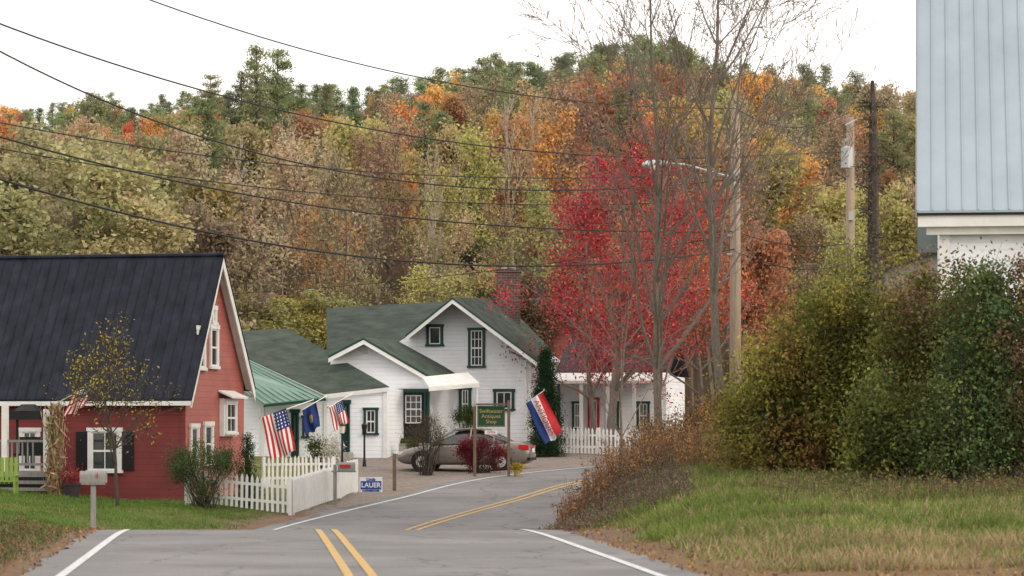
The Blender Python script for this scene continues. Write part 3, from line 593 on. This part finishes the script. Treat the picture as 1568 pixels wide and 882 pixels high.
bush('twiggy_shrub',655,625,714,101,.65,[(.13,.08,.06),(.1,.1,.04)],2600,.05,40,9,sig=.16)
bush('burning_bush',738,664,712,99,.85,[(.2,.02,.03),(.12,.02,.03),(.17,.025,.03)],9000,.055,60,10,sig=.12)
bush('foundation_shrub',485,668,705,107,.4,[(.1,.12,.03)],2000,.06,16,11,sig=.1)
BR=[(.36,.19,.08),(.30,.2,.07),(.25,.14,.08)]
bush('brown_shrub',1120,590,720,66,.8,BR,5500,.06,90,12,sig=.18,full=True)
bush('brown_shrub',1080,615,710,70,.8,BR,4500,.06,80,22,sig=.18,full=True)
bush('brown_shrub',1020,645,712,68,.8,BR,4000,.06,70,24,sig=.16,full=True)
def weeds(name,n,fx,fy,hmin,hmax,cols,seed,leaf=.05,nlf=10,r0=.004,bark='barkd'):
    r=np.random.default_rng(seed); x=fx(r,n);y=fy(r,n); z,d,s=H(x,y,True); ok=d>4.25; x,y,z,d=x[ok],y[ok],z[ok],d[ok]; n=len(x)
    hh=r.uniform(hmin,hmax,n)*np.clip((d-4)/1.5,.35,1)*(1+.35*vn(x,y,1.7,9)); t=np.stack([r.normal(0,.2,n)*hh,r.normal(0,.2,n)*hh,hh],1); b=np.stack([x,y,z-.03],1); m=b+t*.55+r.normal(0,.03,(n,3)); e=b+t
    segs=[(b[i],m[i],r0,r0*.8) for i in range(n)]+[(m[i],e[i],r0*.8,r0*.4) for i in range(n)]
    k=np.repeat(np.arange(n),nlf); f=r.uniform(.15,1,len(k))[:,None]; C=b[k]+t[k]*f+r.normal(0,.05,(len(k),3)); pi=np.clip(((vn(x,y,.9,3)*.5+.5)*len(cols)+r.normal(0,.8,n)).astype(int),0,len(cols)-1); cc=np.array(cols)[pi]*r.uniform(.6,1.3,(n,1))
    col=np.clip(cc[k]*(1+r.normal(0,.25,(len(k),1))),.01,.9); o=bpy.data.objects.new(name,pack(name,segs,3,C,leaf,col,r,bark)); link(o)
rust=[(.22,.12,.075),(.32,.16,.08),(.40,.21,.09),(.28,.21,.09)]
weeds('brown_brush',3000,lambda r,n:r.uniform(1.0,7.5,n),lambda r,n:r.uniform(57,74,n),.4,1.1,rust,1,.06,14)
weeds('roadside_weeds',1900,lambda r,n:r.uniform(.4,3.2,n),lambda r,n:r.uniform(50,62,n),.12,.5,[(.16,.11,.10),(.21,.14,.11),(.2,.17,.09)],2,.045,12)
weeds('verge_weeds',900,lambda r,n:r.uniform(-9.5,-6.3,n),lambda r,n:r.uniform(35,50,n),.12,.5,[(.12,.10,.05),(.10,.13,.045),(.2,.13,.07)],3,.045,12)
weeds('shrub_edge_weeds',1500,lambda r,n:r.uniform(4.2,12,n),lambda r,n:r.uniform(46.5,51,n),.1,.45,[(.16,.18,.06),(.27,.17,.08),(.15,.18,.055),(.25,.14,.08)],4,.045,10)
def grass(name,n,x0,x1,y0,y1,hm,seed,dmin=4.9,green=.7,gc=(.13,.21,.035),dc=(.36,.29,.15)):
    r=np.random.default_rng(seed); x=r.uniform(x0,x1,n);y=r.uniform(y0,y1,n); z,d,s=H(x,y,True); p=vn(x,y,1.1,1)*.5+vn(x,y,3.1,2)*.35+vn(x,y,6.3,5)*.25
    ok=(d>dmin+.9*p+r.uniform(-.4,.4,n))&((s>0) if x0>-5 else (s<0)); x,y,z,p=x[ok],y[ok],z[ok],p[ok]; n=len(x)
    hh=hm*r.uniform(.4,1.4,n)*(1+.6*vn(x,y,2.2,7)); a=r.uniform(0,6.28,n); w=.01; dx=np.cos(a)*w;dy=np.sin(a)*w; l=r.normal(0,.6,(n,2))*hh[:,None]
    V=np.stack([np.stack([x-dx,y-dy,z-.02],1),np.stack([x+dx,y+dy,z-.02],1),np.stack([x+l[:,0]+dx*.3,y+l[:,1]+dy*.3,z+hh],1),np.stack([x+l[:,0]-dx*.3,y+l[:,1]-dy*.3,z+hh],1)],1).reshape(-1,3)
    q=vn(x,y,.55,8); near=np.clip((42-y)/5,0,.5) if x0>-5 else 0
    t=(r.random(n)>green-.55*p-.3*q-near)[:,None]; col=np.where(t,np.array(dc),np.array(gc))*(1+r.normal(0,.2,(n,1)))*(1+.3*vn(x,y,1.3,11))[:,None]; me=quadmesh(name,V,np.clip(col,.01,.9),[0]*n,[M['leaf']]); link(bpy.data.objects.new(name,me))
grass('grass_on_bank',150000,1.2,12.5,35,66,.12,1,5.1,.78,(.165,.225,.055),(.38,.29,.17))
grass('lawn_grass',90000,-19,-5,55,86,.06,2,5.0,.88,(.12,.20,.04),(.28,.24,.1))
grass('verge_grass',25000,-11,-5.5,34,56,.10,3,4.9,.45,(.13,.18,.05),(.30,.21,.12))
r=np.random.default_rng(9); n=12000; x=np.r_[r.uniform(-12,-4,n//3),r.uniform(1,13,2*n//3)];y=r.uniform(33,60,len(x)); z,d,s=H(x,y,True); ok=d>3.9; C=np.stack([x,y,z+.03],1)[ok]
lc=np.array([(.34,.17,.08),(.24,.14,.08),(.4,.27,.11),(.18,.10,.06)])[r.integers(0,4,len(C))]
link(bpy.data.objects.new('fallen_leaves',pack('fallen_leaves',[],3,C,.06,np.clip(lc*(1+r.normal(0,.2,(len(C),1))),.01,.9),r)))

# ------------------------------------------------------------------ utility poles, wires, lamp
def pole(name,px,rowtop,D,r=.15):
    x=(px-784)/F*D; z=EYE+(660-rowtop)/F*D; g=h1(x,D); e=empty(name,(x,D,g)); m=MB(); m.tube((x,D,g-.5),(x,D,z),r*1.25,r*.85,'pole',14); return e,m,x,z
e,m,x,z=pole('utility_pole',1126,168,92,.17)
m.build('pole',e,True); a=MB(); a.tube((x,92,z-.1),(x,92,z+.18),.03,.03,'steel'); a.box((x,91.8,z-2.2),(.12,.1,.5),'steel')
for q in(1.2,2.1,4.0,4.6): a.tube((x-.12,91.85,z-q),(x-.28,91.85,z-q),.05,.04,'concrete')
a.tube((x,91.84,z-2),(x,91.84,1),.025,.025,'greyw',6)
a.build('hardware',e)
la=MB(); pts=[P(1122,272,91.8),P(1085,262,91.3),P(1050,252,91),P(1022,250,90.8)]
for i in range(3): la.tube(pts[i],pts[i+1],.035,.03,'steel',8)
sl=empty('street_lamp',pts[0]); la.build('arm',sl,True)
la=MB(); h0,h1_=P(1022,249,90.8),P(984,252,90.5); dd=h1_-h0
la.tube(h0,h0+dd*.35,.05,.11,'steel',12); la.tube(h0+dd*.35,h0+dd*.8,.11,.12,'steel',12); la.tube(h0+dd*.8,h1_,.12,.05,'steel',12); c=h0+dd*.6+[0,0,-.08]; la.tube(c,c+[0,0,-.12],.13,.06,'lamp',12); la.build('head',sl,True)
e,m,x,z=pole('utility_pole',1302,180,100,.16); m.build('pole',e,True); tr=MB(); c=P(1297,242,99.6); tr.tube(c-[0,0,.34],c+[0,0,.34],.21,.21,'steel',16); tr.tube(c+[0,0,.34],c+[0,0,.42],.2,.06,'steel',16); tr.tube(c+[.1,0,.4],c+[.1,0,.65],.035,.03,'greyw'); tr.tube(c+[-.1,0,.4],c+[-.1,0,.62],.035,.03,'greyw'); tr.box(c+[.12,.2,.1],(.25,.1,.1),'steel'); tr.tube((x-.2,99.7,z-.3),(x+.2,99.7,z-.1),.03,.03,'steel')
tr.tube((x-.3,99.75,z-.9),(x-.1,99.75,z-.75),.05,.05,'concrete'); tr.box((x,99.8,z-3.4),(.16,.12,.3),'steel'); tr.build('transformer',e)
x=(1335-784)/F*96; g=h1(x,96); r=np.random.default_rng(3); zt=EYE+(660-125)/F*96; sg=[((0,0,0),(.05,0,zt-g-2),.26,.17),((.05,0,zt-g-2),(.02,0,zt-g),.17,.06)]
C=[]
for i in range(70):
    z=r.uniform(2,zt-g-.2); az=r.uniform(0,6.28); l=r.uniform(.2,.85); q=np.array([math.cos(az)*l,math.sin(az)*l,z+r.uniform(-.1,.3)]); sg.append(((0,0,z),q,.035,.012))
    if r.random()<.7: C.append(np.array([math.cos(az)*.28,math.sin(az)*.28,z])+r.normal(0,.13,(45,3)))
C=np.concatenate(C); o=bpy.data.objects.new('dead_tree_snag',pack('dead_tree_snag',sg,7,C,.11,cvar((.15,.13,.09),len(C),r),r,'barkd')); o.location=(x,96,g); link(o)
def wire(p,rad=.016,nseg=40):
    ts=np.linspace(0,1,nseg); P3=[P(*q) for q in p]; T=[0]; 
    for i in range(1,len(P3)): T.append(T[-1]+np.linalg.norm(P3[i]-P3[i-1]))
    T=np.array(T)/T[-1]; P3=np.array(P3)
    if len(p)==2: pts=P3[0]+(P3[1]-P3[0])*ts[:,None]
    else: pts=np.stack([np.polyval(np.polyfit(T,P3[:,k],min(len(p)-1,2)),ts) for k in range(3)],1)
    cu=bpy.data.curves.new('utility_wire','CURVE'); cu.dimensions='3D'; cu.bevel_depth=rad; cu.bevel_resolution=1; s=cu.splines.new('POLY'); s.points.add(nseg-1)
    for i,q in enumerate(pts): s.points[i].co=(*q,1)
    cu.materials.append(M['wire']); link(bpy.data.objects.new('utility_wire',cu))
wire([(190,-15,62),(640,118,75),(1128,166,92)],.016)
wire([(-60,12,55),(400,162,68),(870,238,82),(1124,240,92)],.018)
wire([(-60,48,55),(300,198,66),(640,288,76),(1124,272,92)],.018)
wire([(-60,176,58),(500,258,72),(1124,262,92)],.014)
wire([(-60,195,58),(380,290,70),(790,355,82),(1124,352,92)],.021)
wire([(-60,216,60),(500,297,73),(1124,305,92)],.014)
wire([(-60,256,58),(430,373,70),(800,412,80),(1124,380,92)],.025)
wire([(340,450,104),(560,435,100),(1124,360,92)],.012)
wire([(1128,166,92),(1210,195,96),(1300,172,100)],.015)
wire([(1128,240,92),(1210,236,96),(1302,232,100)],.015)
wire([(1302,232,100),(1420,208,108),(1560,190,116)],.015)
wire([(1128,290,92),(1220,290,96),(1302,268,100)],.014)
wire([(1302,268,100),(1420,245,106),(1560,225,114)],.014)
wire([(1128,355,92),(1220,376,96),(1302,372,100)],.018)
wire([(1128,385,92),(1225,412,96),(1302,400,100)],.018)
wire([(1302,372,100),(1380,384,98),(1440,380,96)],.015)

# ------------------------------------------------------------------ fences, mailbox, signs, flags
def fence(name,p0,p1,hgt=.95,gap=.145,w=.075):
    p0=np.array(p0[:2]);p1=np.array(p1[:2]); L=np.linalg.norm(p1-p0); d=(p1-p0)/L; u=(d[0],d[1],0); n=np.array([d[1],-d[0],0]); m=MB(); k=int(L/gap); rr=np.random.default_rng(int(L*100))
    for i in range(k+1):
        q=p0+d*(i*gap+rr.normal(0,.006)); g=h1(q[0],q[1]); b=np.array([q[0],q[1],g+.06]); a=np.array([d[0],d[1],0])*w/2; tl=np.array([d[0],d[1],0])*rr.normal(0,.012)
        hv=hgt*(1+rr.normal(0,.012)); m.prism([b-a,b+a,b+a+tl+[0,0,hv-.1],b+tl+[0,0,hv],b-a+tl+[0,0,hv-.1]],n*.022,'wpaint')
    npst=max(1,int(L/2.2))
    for i in range(npst+1):
        q=p0+d*(L*i/npst); g=h1(q[0],q[1]); m.box(np.array([q[0],q[1],g+hgt/2])-n*.08,(.1,.1,hgt+.1),'wpaint',u)
    for hh in(.28,.72):
        for i in range(npst):
            a=p0+d*(L*i/npst);b=p0+d*(L*(i+1)/npst); a=np.array([a[0],a[1],h1(a[0],a[1])+hh]);b=np.array([b[0],b[1],h1(b[0],b[1])+hh]); m.prism([a-n*.003,b-n*.003,b-n*.035,a-n*.035],(0,0,.08),'wpaint')
    return m.build(name)
fence('white_picket_fence',P(285,779,80.5),P(447,786,80))
fence('white_picket_fence',P(449,786,80),P(548,765,89),.98,.1,.085)
fence('white_picket_fence',P(405,735,93),P(512,728,94))
fence('white_picket_fence',P(818,692,111.5),P(1015,690,109.5),1.0,.15)
mb_=empty('mailbox_on_post',P(143,808,62)); m=MB(); x=P(143,808,62)[0]; g=h1(x,62); zt=P(143,742,62)[2]
m.box((x,62,(g-.3+zt)/2),(.1,.1,zt-g+.3),'greyw'); m.box((x,62,zt+.02),(.5,.2,.04),'greyw'); m.build('post',mb_)
m=MB(); pts=[(math.cos(t)*.11,math.sin(t)*.11+.14) for t in np.linspace(0,math.pi,9)]; prof_=[(-.11,0),(.11,0)]+pts
m.prism([np.array([x-.28,62+a,zt+.04+b]) for a,b in prof_],(.56,0,0),'greyw'); m.box((x+.1,61.87,zt+.2),(.02,.01,.1),'redc'); m.build('box',mb_)
m=MB(); e=empty('mailbox_on_post',P(513,775,84)); x,y_,_=P(513,775,84); g=h1(x,y_); zt=P(513,722,84)[2]; m.box((x,y_,(g+zt)/2),(.1,.1,zt-g+.4),'greyw'); m.box((x+.25,y_,zt),(.7,.18,.04),'greyw')
m.prism([np.array([x+.08,y_+a,zt+.02+b]) for a,b in prof_],(.5,0,0),'greyw'); m.box((x+.3,y_-.13,zt+.15),(.3,.01,.1),'redc'); m.build('post_and_box',e)
m=MB(); x,y_,_=P(604,748,90); g=h1(x,y_); m.box((x,y_,g+.45),(.11,.11,1.3),'wood'); m.prism([(x-.055,y_-.055,g+1.1),(x+.055,y_-.055,g+1.1),(x+.055,y_+.055,g+1.1),(x-.055,y_+.055,g+1.1)],(0,0,.05),'wood'); m.build('wooden_post')
def text(s,loc,size,k,parent,rot=(math.pi/2,0,0),name='lettering',ext=.004,off=.004):
    cu=bpy.data.curves.new(name,'FONT'); cu.body=s; cu.size=size; cu.align_x='CENTER'; cu.align_y='CENTER'; cu.extrude=ext; cu.offset=off; cu.materials.append(M[k]); o=bpy.data.objects.new(name,cu); o.location=loc; o.rotation_euler=rot; return link(o,parent)
c=P(568,742,84); e=empty('yard_sign',c); m=MB(); m.box(c,(.66,.02,.44),'whitec'); m.box(c+[0,-.013,-.02],(.6,.006,.24),'blue'); 
for q in(-.22,.22): m.tube(c+[q,0.02,-.6],c+[q,.02,.1],.008,.008,'steel',6)
m.build('board',e); text('LAUER',c+[0,-.02,-.02],.19,'whitec',e); text('Linda',c+[0,-.02,.15],.12,'blue',e); text('COMMISSIONER',c+[0,-.02,-.18],.07,'blue',e)
D=97; c=P(752,638,D); e=empty('antiques_shop_sign',c); m=MB()
for px in(727,779): q=P(px,613 if px>730 else 622,D); g=h1(q[0],D); m.box((q[0],D,(g+q[2])/2),(.1,.1,q[2]-g),'wood')
m.box((P(753,622,D)[0],D,P(0,619,D)[2]),(1.05,.06,.06),'wood'); m.build('posts',e)
m=MB(); m.box(c+[0,-.06,0],(.93,.05,.68),'signg'); m.tube(c+[-.465,-.06,.32],c+[.465,-.06,.32],.05,.05,'signg',8)
for b_ in(.31,-.31): m.box(c+[0,-.09,b_],(.89,.012,.010),'gold')
for a in(-.44,.44): m.box(c+[a,-.09,0],(.010,.012,.60),'gold')
m.build('board',e)
for s,z in(('Swiftwater',.18),('Antiques',0.01),('Shop',-.17)): text(s,c+[0,-.09,z],.18,'gold',e,off=0)
q=P(752,662,D); m=MB(); m.box(q+[0,-.05,0],(.42,.03,.13),'whitec'); m.build('open_board',e); text('OPEN',q+[0,-.07,0],.11,'redc',e,off=0)
def flag(name,A,B,fly,style,staff):
    A,B,fly=map(np.asarray,(A,B,fly)); e=empty(name,A); nu,nv=26,26; V=[];mi=[];Fc=[]; mats=[M[k] for k in('redc','whitec','navy','gold')]
    for i in range(nu+1):
        for j in range(nv+1):
            u,v=i/nu,j/nv; p=A+(B-A)*v+fly*u; p=p+np.array([.04*math.sin(v*9+u*3)*u,.10*math.sin(u*4+v*8)*u+.05*math.sin(v*12),-.05*math.sin(v*math.pi)*u+.03*math.sin(v*11)*u]); V.append(tuple(p))
    for i in range(nu):
        for j in range(nv):
            a=i*(nv+1)+j; Fc.append((a,a+1,a+nv+2,a+nv+1)); u,v=(i+.5)/nu,(j+.5)/nv
            if style=='us':
                k=2 if (u<.42 and v<.54) else (0 if (j//2)%2==0 else 1)
                if k==2 and i%2==1 and j%3==1: k=1
            elif style=='state': k=2 if (u-.5)**2+(v-.5)**2>.03 else 3
            else: k=0 if v<.3 else(1 if v<.7 else 2)
            mi.append(k)
    me=bpy.data.meshes.new('cloth'); me.from_pydata(V,[],Fc); [me.materials.append(q) for q in mats]; me.polygons.foreach_set('material_index',mi); me.polygons.foreach_set('use_smooth',[True]*len(Fc)); link(bpy.data.objects.new('cloth',me),e)
    m=MB(); m.tube(staff[0],staff[1],.018,.014,'wpaint',8); q=np.asarray(staff[1]); m.tube(q,q+[0,0,.06],.03,.03,'gold',8); m.build('staff',e); return e
D=104
flag('american_flag',P(438,625,D),P(401,639,D),P(446,690,D)-P(431,625,D),'us',(P(480,612,107.5),P(398,641,D)))
flag('state_flag',P(484,616,105),P(463,628,105),P(486,655,105)-P(480,618,105),'state',(P(500,606,107.5),P(461,629,105)))
flag('american_flag',P(524,612,106),P(504,624,106),P(528,648,106)-P(518,612,106),'us',(P(540,602,109),P(502,625,106)))
flag('american_flag',P(141,589,80),P(112,602,80),P(117,627,80)-P(130,592,80),'us',(P(78,622,83),P(144,587,80)))
D=96.6; A=P(831,600,D);B=P(805,618,D); fl=P(848,671,D)-P(818,609,D)
e=flag('antiques_flag',A,B,fl,'ant',(P(781,636,97),P(833,598,D)))
ux=nrm(fl); ang=math.atan2(ux[2],ux[0]); text('ANTIQUES',(A+B)/2+fl*.5+[0,-.15,.0],.27,'redc',e,off=.0).rotation_euler=(math.pi/2,-ang,0)
def lamp(name,px,row0,row1,D,lantern=True):
    x=(px-784)/F*D; z=EYE+(660-row0)/F*D; g=h1(x,D); m=MB(); m.tube((x,D,g-.2),(x,D,z-.4),.045,.035,'black',10); m.tube((x,D,g),(x,D,g+.25),.08,.05,'black',10)
    m.tube((x,D,z-.4),(x,D,z-.36),.05,.1,'black',6); m.tube((x,D,z-.36),(x,D,z-.1),.08,.11,'lamp' if lantern else 'black',6); m.tube((x,D,z-.1),(x,D,z),.14,.02,'black',6); m.build(name)
lamp('lamp_post',524,648,705,103); lamp('lamp_post',558,647,705,105,False)
x,y_,_=P(508,703,104); g=h1(x,y_); r=np.random.default_rng(4); C=np.array([x,y_,g+.65])+r.normal(0,1,(1500,3))*[.2,.2,.28]
link(bpy.data.objects.new('white_hydrangea',pack('white_hydrangea',[((x,y_,g-.1),(x,y_,g+.6),.03,.02)],5,C,.09,cvar((.6,.58,.52),1500,r,None,.15),r)))
def pot(px,row,D,s,cols,k='terra'):
    x,y_,_=P(px,row,D); g=h1(x,y_); m=MB(); e=empty('potted_plant',(x,y_,g)); m.tube((x,y_,g),(x,y_,g+s*.6),s*.3,s*.42,k,14); m.tube((x,y_,g+s*.6),(x,y_,g+s*.68),s*.46,s*.46,k,14); m.build('pot',e)
    r=np.random.default_rng(int(px)); C=np.array([x,y_,g+s*1.0])+r.normal(0,1,(900,3))*[s*.3,s*.3,s*.22]; o=bpy.data.objects.new('leaves',pack('leaves',[],4,C,.06,cvar(cols,900,r),r)); link(o,e)
pot(110,745,82.5,.6,(.3,.05,.05)); pot(632,703,110,.5,(.08,.1,.03)); pot(792,708,97,.3,(.4,.3,.04),'gold'); pot(490,700,105,.5,(.07,.1,.03)); pot(620,690,112,.4,(.1,.12,.04))
x,y_,_=P(84,735,82.8); g=h1(x,y_); r=np.random.default_rng(6); sg=[((x+r.normal(0,.1),y_+r.normal(0,.08),g),(x+r.normal(0,.16),y_+r.normal(0,.1),g+r.uniform(2,2.6)),.02,.01) for _ in range(22)]
C=np.array([x,y_,g])+np.stack([r.normal(0,.13,900),r.normal(0,.12,900),r.uniform(.1,2.6,900)],1); link(bpy.data.objects.new('corn_stalk_bundle',pack('corn_stalk_bundle',sg,5,C,.26,cvar((.36,.26,.16),900,r),r,'straw',.2,(0,0,-.8))))
m=MB(); x,y_,_=P(8,765,81); g=h1(x,y_); gm_=mat('lime_paint',(.24,.34,.07),.5,.1)
for k in range(5): m.box((x-.26+.13*k,y_+.25,g+.65),(.1,.03,.75),gm_)
for k in range(4): m.box((x,y_-.2+.12*k,g+.36),(.62,.1,.03),gm_)
for a in(-.3,.3): m.box((x+a,y_-.25,g+.25),(.06,.08,.5),gm_); m.box((x+a,y_+.2,g+.25),(.06,.08,.5),gm_); m.box((x+a*1.1,y_,g+.53),(.12,.65,.03),gm_)
m.build('garden_chair')

# ------------------------------------------------------------------ car
def car():
    x0,_,_=P(614,700,103.5); yc=103.2; e=empty('parked_car',(x0,yc,h1(x0+2,yc)))
    st=[(0,.60,.35,.60),(.12,.76,.24,.70),(.5,.86,.2,.80),(1.1,.9,.2,.90),(1.5,.91,.2,.96),(2.3,.92,.2,.97),(3.2,.92,.2,.99),(3.9,.91,.2,1.02),(4.35,.88,.22,1.02),(4.62,.82,.26,.98),(4.75,.70,.4,.78)]
    V=[];Fc=[]
    for x,w,zb_,zt in st:
        pr=[(0,zb_),(w*.85,zb_),(w*.97,zb_+.12),(w,zb_+(zt-zb_)*.5),(w*.975,zt-.12),(w*.9,zt-.03),(w*.6,zt+.01),(0,zt+.03)]
        full=pr+[(-a,b) for a,b in pr[-2:0:-1]]
        V+=[(x,a,b) for a,b in full]
    n=14
    for i in range(len(st)-1):
        for j in range(n): Fc.append((i*n+j,i*n+(j+1)%n,(i+1)*n+(j+1)%n,(i+1)*n+j))
    Fc.append(tuple(range(n))); Fc.append(tuple(range((len(st)-1)*n+n-1,(len(st)-1)*n-1,-1)))
    parts=[]
    def mk(name,V,Fc,k,sub=0):
        me=bpy.data.meshes.new(name); me.from_pydata(V,[],Fc); me.materials.append(M[k]); me.polygons.foreach_set('use_smooth',[True]*len(Fc)); o=bpy.data.objects.new(name,me); scene.collection.objects.link(o)
        if sub: s=o.modifiers.new('s','SUBSURF'); s.levels=sub; s.render_levels=sub
        parts.append(o)
    mk('body',V,Fc,'carp',2)
    cs=[(1.25,.78,.93,.95),(1.7,.74,.93,1.2),(2.1,.66,.95,1.40),(2.6,.64,.95,1.45),(3.1,.65,.95,1.41),(3.6,.72,.95,1.22),(4.05,.78,.96,1.0)]
    V=[];Fc=[]
    for x,w,zb_,zt in cs:
        V+=[(x,-.84,zb_),(x,-w-(.02),zb_+(zt-zb_)*.65),(x,-w*.88,zt-.03),(x,0,zt+.02),(x,w*.88,zt-.03),(x,w+.02,zb_+(zt-zb_)*.65),(x,.84,zb_)]
    for i in range(len(cs)-1):
        for j in range(6): Fc.append((i*7+j,i*7+j+1,(i+1)*7+j+1,(i+1)*7+j))
    mk('glasshouse',V,Fc,'carg',1)
    m=MB()
    roof=[(2.0,1.40),(2.6,1.47),(3.15,1.43)]
    for i in range(2):
        a,b_=roof[i],roof[i+1]; m.prism([(a[0],-.6,a[1]),(b_[0],-.6,b_[1]),(b_[0],.6,b_[1]),(a[0],.6,a[1])],(0,0,.03),'carp')
    for s in(-1,1):
        for a,b_ in(((1.28,.83,.95),(2.05,.60,1.42)),((2.62,.84,.95),(2.66,.62,1.45)),((4.0,.80,1.0),(3.15,.60,1.43)),((2.0,.60,1.43),(2.62,.61,1.475)),((2.62,.61,1.475),(3.18,.60,1.44)),((3.5,.83,.97),(3.45,.66,1.3))):
            m.tube((a[0],a[1]*s,a[2]),(b_[0],b_[1]*s,b_[2]),.035,.032,'carp',6)
        m.box((1.6,.95*s,1.0),(.12,.2,.12),'carp')
        for hx in(2.45,3.35): m.box((hx,.925*s,.8),(.16,.03,.03),'steel')
        for dx in(1.55,2.6,3.6): m.box((dx,.915*s,.6),(.012,.012,.6),'black')
    parts.append(m.build('pillars_and_trim'))
    m=MB()
    for wx in(.93,3.75):
        for s in(-1,1):
            m.tube((wx,.70*s,.33),(wx,.935*s,.33),.38,.38,'black',24); m.tube((wx,.72*s,.32),(wx,.945*s,.32),.32,.32,'tyre',24); m.tube((wx,.9*s,.32),(wx,.955*s,.32),.2,.2,'steel',10); m.tube((wx,.9*s,.32),(wx,.965*s,.32),.06,.06,'tyre',8)
    parts.append(m.build('wheels'))
    m=MB()
    for s in(-1,1): m.box((4.64,.66*s,.82),(.16,.3,.17),'tail'); m.box((.14,.58*s,.62),(.16,.28,.12),'lamp'); m.box((4.5,.84*s,.84),(.25,.06,.15),'tail')
    m.box((4.77,0,.72),(.02,.5,.14),'whitec'); m.box((4.72,0,.42),(.1,1.5,.1),'black'); m.box((.03,0,.48),(.08,.9,.14),'black'); parts.append(m.build('lights_and_plate'))
    g=h1(x0+2.3,yc); e.location=(x0,yc,g); e.rotation_euler=(0,0,math.radians(-9))
    for o in parts: o.parent=e
car()

# ------------------------------------------------------------------ light, sky, camera
w=bpy.data.worlds.new('World'); scene.world=w; w.use_nodes=True; nt=w.node_tree; bg=nt.nodes['Background']; L=nt.links.new
sk=N(nt,'ShaderNodeTexSky'); sk.sky_type='NISHITA'; sk.sun_disc=False; sk.sun_elevation=math.radians(24); sk.sun_rotation=math.radians(125); sk.dust_density=3; sk.air_density=1
mx=N(nt,'ShaderNodeMix'); mx.data_type='RGBA'; mx.inputs[0].default_value=.82; L(sk.outputs[0],mx.inputs[6]); mx.inputs[7].default_value=(14.2,13.4,12.7,1); L(mx.outputs[2],bg.inputs[0]); bg.inputs[1].default_value=.12
sl_=bpy.data.lights.new('sun','SUN'); sl_.energy=1.4; sl_.angle=math.radians(18); sl_.color=(1,.89,.74); so=bpy.data.objects.new('sun',sl_)
el,az=math.radians(24),math.radians(125)
d=Vector((math.sin(az)*math.cos(el),math.cos(az)*math.cos(el),math.sin(el))); so.rotation_euler=d.to_track_quat('Z','Y').to_euler(); so.location=(30,-20,40); link(so)
cam=bpy.data.cameras.new('camera'); co=bpy.data.objects.new('camera',cam); co.location=(0,0,EYE); co.rotation_euler=(math.pi/2,0,0); cam.sensor_width=36; cam.lens=36*F/1568; cam.shift_y=(660-441)/1568; cam.clip_end=4000; cam.clip_start=.5; link(co); scene.camera=co
cam.dof.use_dof=True; cam.dof.focus_distance=98; cam.dof.aperture_fstop=3.2
scene.view_settings.view_transform='Standard'; scene.view_settings.look='None'; scene.view_settings.exposure=0
